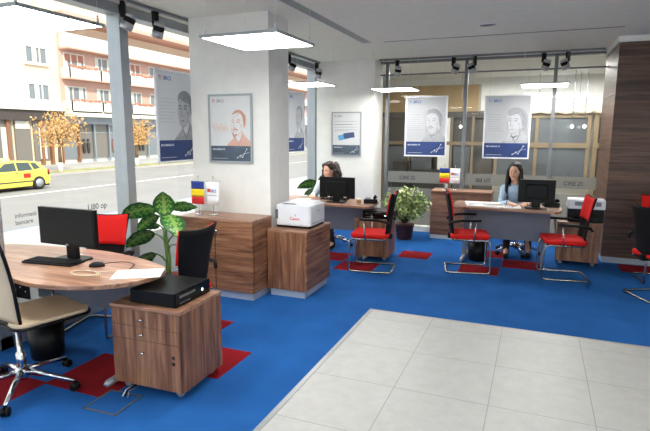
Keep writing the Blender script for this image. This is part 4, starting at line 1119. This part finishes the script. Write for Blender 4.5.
# ---------------------------------------------------------------- people (facing local -y, seated)
def remesh(mb, name, mats, parent, vox=.006, smooth=4):
    me = mb.mesh(name); o = bpy.data.objects.new(name, me); COL.objects.link(o)
    rm = o.modifiers.new('r', 'REMESH'); rm.mode = 'VOXEL'; rm.voxel_size = vox
    sm = o.modifiers.new('s', 'SMOOTH'); sm.factor = .5; sm.iterations = smooth
    dg = bpy.context.evaluated_depsgraph_get(); dg.update()
    ne = bpy.data.meshes.new_from_object(o.evaluated_get(dg)); bpy.data.objects.remove(o)
    ob = bpy.data.objects.new(name, ne); COL.objects.link(ob); ne.materials.clear()
    for m in mats: ne.materials.append(MATS[m])
    ne.polygons.foreach_set('use_smooth', [True]*len(ne.polygons)); ob.parent = parent
    return ob
def loft(mb, secs, n=20):
    vs = []; fs = []
    for (c, rx, ry) in secs:
        for k in range(n): a = 2*PI*k/n; vs.append((c[0]+rx*math.cos(a), c[1]+ry*math.sin(a), c[2]))
    for i in range(len(secs)-1):
        for k in range(n): fs.append((i*n+k, i*n+(k+1) % n, (i+1)*n+(k+1) % n, (i+1)*n+k))
    fs.append(tuple(range(n))[::-1]); fs.append(tuple((len(secs)-1)*n+k for k in range(n)))
    mb.add(vs, fs, True)
def hand(mb, wr, d, up, side):
    """wr wrist point, d direction of the fingers, up back-of-hand normal, side +1/-1 thumb side along d x up"""
    d = Vector(d).normalized(); up = Vector(up).normalized(); s = d.cross(up).normalized(); w = Vector(wr)
    for k in range(5):
        o = (k-2)*.014
        mb.cap(w+d*.01+s*o*.7, w+d*.075+s*o, .015, .013, 8)
    for k, L in enumerate((.052, .066, .072, .064)):
        o = (k-1.5)*.020*(-side)*-1
        a = w+d*.078+s*o; b = a+d*L*.5+s*o*.12-up*L*.10; c_ = b+d*L*.35-up*L*.38
        mb.cap(a, b, .0095, .0088, 8); mb.cap(b, c_, .0088, .0075, 8)
    a = w+d*.02+s*side*.026; b = a+d*.035+s*side*.022-up*.010; c_ = b+d*.03-s*side*.004-up*.012
    mb.cap(a, b, .0125, .010, 8); mb.cap(b, c_, .010, .0085, 8)
def person(loc, rz, label, head, yaw, shirt, hairmat, curly, rh, lh, feet, sc=1.0):
    t = thing('person', label, 'person', loc, rz)
    hip = Vector((0, .02, .56)); ch = Vector((head[0]*.35, -.06, .86)); nk = Vector((head[0]*.6, -.10, .985)); hd = Vector(head)
    b = MB()
    def torso(m, g=0):
        loft(m, [((0, .02, .47), .150+g, .11+g), ((0, .01, .54), .165+g, .125+g), ((ch.x*.4, -.01, .66), .130+g, .095+g), ((ch.x*.8, -.04, .80), .150+g, .105+g), ((ch.x, -.06, .90), .165+g, .10+g), ((ch.x*1.1, -.075, .955), .135+g, .075+g), ((nk.x, -.09, .985), .06+g, .055+g)])
    torso(b)
    b.cap(nk-Vector((0, 0, .04)), hd-Vector((0, -.012, .06)), .050, .046)
    Mh = Matrix.Translation(hd) @ Matrix.Rotation(yaw, 4, 'Z') @ Matrix.Rotation(R(8), 4, 'X')
    hm = MB()
    hm.ball((0, .012, .028), (.074, .092, .088), 24); hm.ball((0, -.010, -.026), (.064, .074, .082), 24)
    hm.cap((-.012, -.050, -.088), (.012, -.050, -.088), .024, .024, 10)              # chin
    hm.cap((0, -.079, .014), (0, -.092, -.016), .006, .010, 8); hm.ball((.008, -.084, -.021), .0065, 8); hm.ball((-.008, -.084, -.021), .0065, 8)   # nose
    for s in (-1, 1):
        hm.ball((s*.036, -.050, -.030), (.026, .026, .028), 12)                      # cheek
        hm.ball((s*.074, .008, -.006), (.009, .018, .028), 10)                       # ear
    hm.cap((-.014, -.077, -.052), (.014, -.077, -.052), .008, .008, 8)
    b.add([Mh @ Vector(v) for v in hm.v], hm.f, True)
    shp = {}
    for s, hnd in ((-1, rh), (1, lh)):
        sh = Vector((ch.x+s*.165, -.07, .925)); wr = Vector(hnd); el = (sh+wr)/2 + Vector((s*.07, .04, -.12))
        dirn = (wr-el).normalized(); shp[s] = (sh, el, wr)
        b.cap(ch+Vector((s*.08, 0, .06)), sh, .055, .052); b.cap(sh, el, .047, .036); b.cap(el, wr, .035, .023)
        hand(b, wr, (dirn.x-.25*s, dirn.y, -.05), (0, 0, 1), -s if False else (1 if s < 0 else -1))
    lg = {}
    for s, ft in ((-1, feet[0]), (1, feet[1])):
        hp = Vector((s*.085, .0, .535)); kn = Vector((s*.10+.3*(ft[0]-s*.1), -.40+.25*ft[1]+.1, .545)); an = Vector((ft[0], ft[1], .09)); lg[s] = (hp, kn, an)
        b.cap(hp, kn, .078, .055); b.cap(kn, an, .052, .034); b.cap(an, an+Vector((0, -.13, -.05)), .032, .026)
    body = remesh(b, 'body', ['skin'], t, .0055, 3)
    # clothes
    c_ = MB(); torso(c_, .010)
    for s in (-1, 1):
        sh, el, wr = shp[s]; c_.cap(ch+Vector((s*.08, 0, .06)), sh, .064, .062); c_.cap(sh, el, .058, .047); c_.cap(el, el+(wr-el)*.93, .047, .034)
    remesh(c_, 'blouse', [shirt], t, .008, 3)
    MB().tube([(nk.x+.062*math.cos(a), -.092+.06*math.sin(a)-.008, 1.002-.02*(-math.sin(a))*1.0) for a in [2*PI*k/20 for k in range(20)]], .011, 6, closed=True).build('collar', shirt, t)
    p_ = MB()
    loft(p_, [((0, .02, .455), .155, .12), ((0, .01, .54), .180, .14), ((0, 0, .63), .155, .12)])
    for s in (-1, 1):
        hp, kn, an = lg[s]; p_.cap(hp, kn, .088, .066); p_.cap(kn, an+Vector((0, 0, .03)), .063, .045)
    remesh(p_, 'trousers', ['dark_cloth'], t, .009, 3)
    for s in (-1, 1):
        an = lg[s][2]; q_ = MB(); q_.cap(an+Vector((0, .015, -.0)), an+Vector((0, .02, -.045)), .042, .038); q_.cap(an+Vector((0, .0, -.045)), an+Vector((0, -.15, -.055)), .042, .032)
        remesh(q_, 'shoe', ['black_plastic'], t, .006, 2)
    # face
    for s in (-1, 1):
        e = MB().ball((0, 0, 0), (.0115, .006, .0058), 12); e.v = [tuple(Mh @ (Vector(v)+Vector((s*.029, -.0745, .006)))) for v in e.v]; eo = e.build('eye', 'eye_white', t)
        e = MB().ball((0, 0, 0), (.0055, .003, .0055), 10); e.v = [tuple(Mh @ (Vector(v)+Vector((s*.029, -.0790, .006)))) for v in e.v]; e.build('iris', 'eye_dark', eo)
        e = MB().tube(catmull([(s*.016, -.0785, .009), (s*.029, -.0815, .0135), (s*.042, -.0745, .009)], 3, False), .0016, 6); e.v = [tuple(Mh @ Vector(v)) for v in e.v]; e.build('eyelid', hairmat, eo)
        e = MB().tube(catmull([(s*.014, -.0835, .024), (s*.030, -.0835, .029), (s*.048, -.071, .024)], 3, False), .0020, 6); e.v = [tuple(Mh @ Vector(v)) for v in e.v]; e.build('eyebrow', hairmat, t)
    e = MB().cap((-.017, -.0825, -.050), (.017, -.0825, -.050), .0035, .0035, 8).ball((0, -.0855, -.0555), (.013, .004, .0038), 8); e.v = [tuple(Mh @ Vector(v)) for v in e.v]; e.build('lips', 'lips', t)
    # hair
    h = MB(); h.ball((0, .030, .052), (.088, .092, .084), 24)
    rd = random.Random(5)
    if curly:
        for k in range(190):
            a = rd.uniform(-.25, PI+.25); z = rd.uniform(-.20, .09); r_ = .098+.035*(1-abs(z+.06)*5); r_ = max(.085, r_)
            h.ball((r_*math.cos(a)*1.1, .022+r_*math.sin(a), z), rd.uniform(.022, .036), 8)
        for k in range(40):
            a = rd.uniform(0, PI*2); r_ = rd.uniform(.02, .07); h.ball((r_*math.cos(a), .02+.9*r_*math.sin(a), .125-r_*.35+rd.uniform(-.01, .012)), rd.uniform(.016, .026), 8)
    else:
        [h.cap((0, -.035, .098), (sx_*.070, -.030, .035), .022, .018, 10) for sx_ in (-1, 1)]
        for k in range(34):
            a = -.25+(PI+.5)*k/33; x, y_ = .086*math.cos(a), .018+.085*math.sin(a)
            L = .34+.03*math.sin(k*2.1); f_ = -.035 if math.sin(a) < .4 else 0
            h.tube([(x*.6, y_*.7, .09), (x, y_, .02), (x*1.10, y_+f_, -.12), (x*1.05, y_+f_*1.8-.015, -.12-L*.4), (x*.95, y_+f_*2-.02, -.10-L*.75)], [.020, .022, .023, .020, .010], 7)
    h.v = [tuple(Mh @ Vector(v)) for v in h.v]
    # keep the face clear: pull hair vertices back that would cover it
    inv = Mh.inverted(); vv = []
    for v in h.v:
        q_ = inv @ Vector(v)
        vv.append(tuple(Mh @ q_))
    h.v = vv
    remesh(h, 'hair', [hairmat], t, .006, 2)
    return t
person((-.20, 7.56, 0), R(0), 'seated woman with long straight black hair and light blue shirt writing', (-.07, -.12, 1.165), R(-8), 'blouse_blue', 'hair_black', False,
       (-.10, -.50, .785), (.13, -.45, .79), ((-.12, -.18), (.16, -.02)))
person((-2.79, 7.10, 0), R(-6), 'seated woman with curly dark brown hair behind the middle desk monitor', (0, -.10, 1.125), R(-25), 'blouse_pale', 'hair_brown', True,
       (-.17, -.30, .785), (.16, -.30, .79), ((-.10, -.20), (.12, -.22)))
pen = MB().tube([(-.335, 6.955, .758), (-.315, 6.99, .88)], .004, 6)
tag(pen.build('pen', 'black_plastic'), 'dark pen held by the dark haired woman', 'pen')

# ---------------------------------------------------------------- camera, light, world
cam = bpy.data.cameras.new('camera'); co = bpy.data.objects.new('camera', cam); COL.objects.link(co)
F, PIT, YAW, ROL, CH = 515.9, .15935, .38810, .00347, 1.679
cp, sp_, cy, sy = math.cos(PIT), math.sin(PIT), math.cos(YAW), math.sin(YAW)
fw_ = Vector((-sy*cp, cy*cp, -sp_)); rt = Vector((cy, sy, 0)); upv = rt.cross(fw_)
r2 = rt*math.cos(ROL)+upv*math.sin(ROL); u2 = upv*math.cos(ROL)-rt*math.sin(ROL)
co.matrix_world = Matrix(((r2.x, u2.x, -fw_.x, 0), (r2.y, u2.y, -fw_.y, 0), (r2.z, u2.z, -fw_.z, CH), (0, 0, 0, 1)))
cam.sensor_width = 36; cam.lens = F*36/650; cam.clip_end = 400; cam.clip_start = .05
S.camera = co

W = bpy.data.worlds.new('World'); S.world = W; W.use_nodes = True
bg = W.node_tree.nodes['Background']; bg.inputs[0].default_value = (.86, .93, 1, 1); bg.inputs[1].default_value = 1.08
sun = bpy.data.lights.new('sun', 'SUN'); sun.energy = 2.2; sun.color = (1, .93, .80); sun.angle = R(1)
so = bpy.data.objects.new('sun', sun); COL.objects.link(so); so.rotation_euler = Euler((R(25), R(50), 0))
def area(name, loc, sx, sy_, e, rot=(0, 0, 0), col=(1, 1, 1)):
    l = bpy.data.lights.new(name, 'AREA'); l.shape = 'RECTANGLE'; l.size = sx; l.size_y = sy_; l.energy = e; l.color = col
    o = bpy.data.objects.new(name, l); COL.objects.link(o); o.location = loc; o.rotation_euler = rot; return o
for x, y in ((-2.4, 10.2), (-.6, 11.6), (.3, 10.4), (1.1, 11.6), (3, 11)):
    area('lobby_fill_light', (x, y, 2.85), 1.2, .3, 22, col=(1, .97, .92))  # fill lights added under the lobby ceiling to brighten it, no fixtures
# sky portal in the street glazing

S.view_settings.view_transform = 'Standard'; S.view_settings.look = 'None'; S.view_settings.gamma = 1; S.view_settings.use_curve_mapping = False
S.view_settings.exposure = 1.0
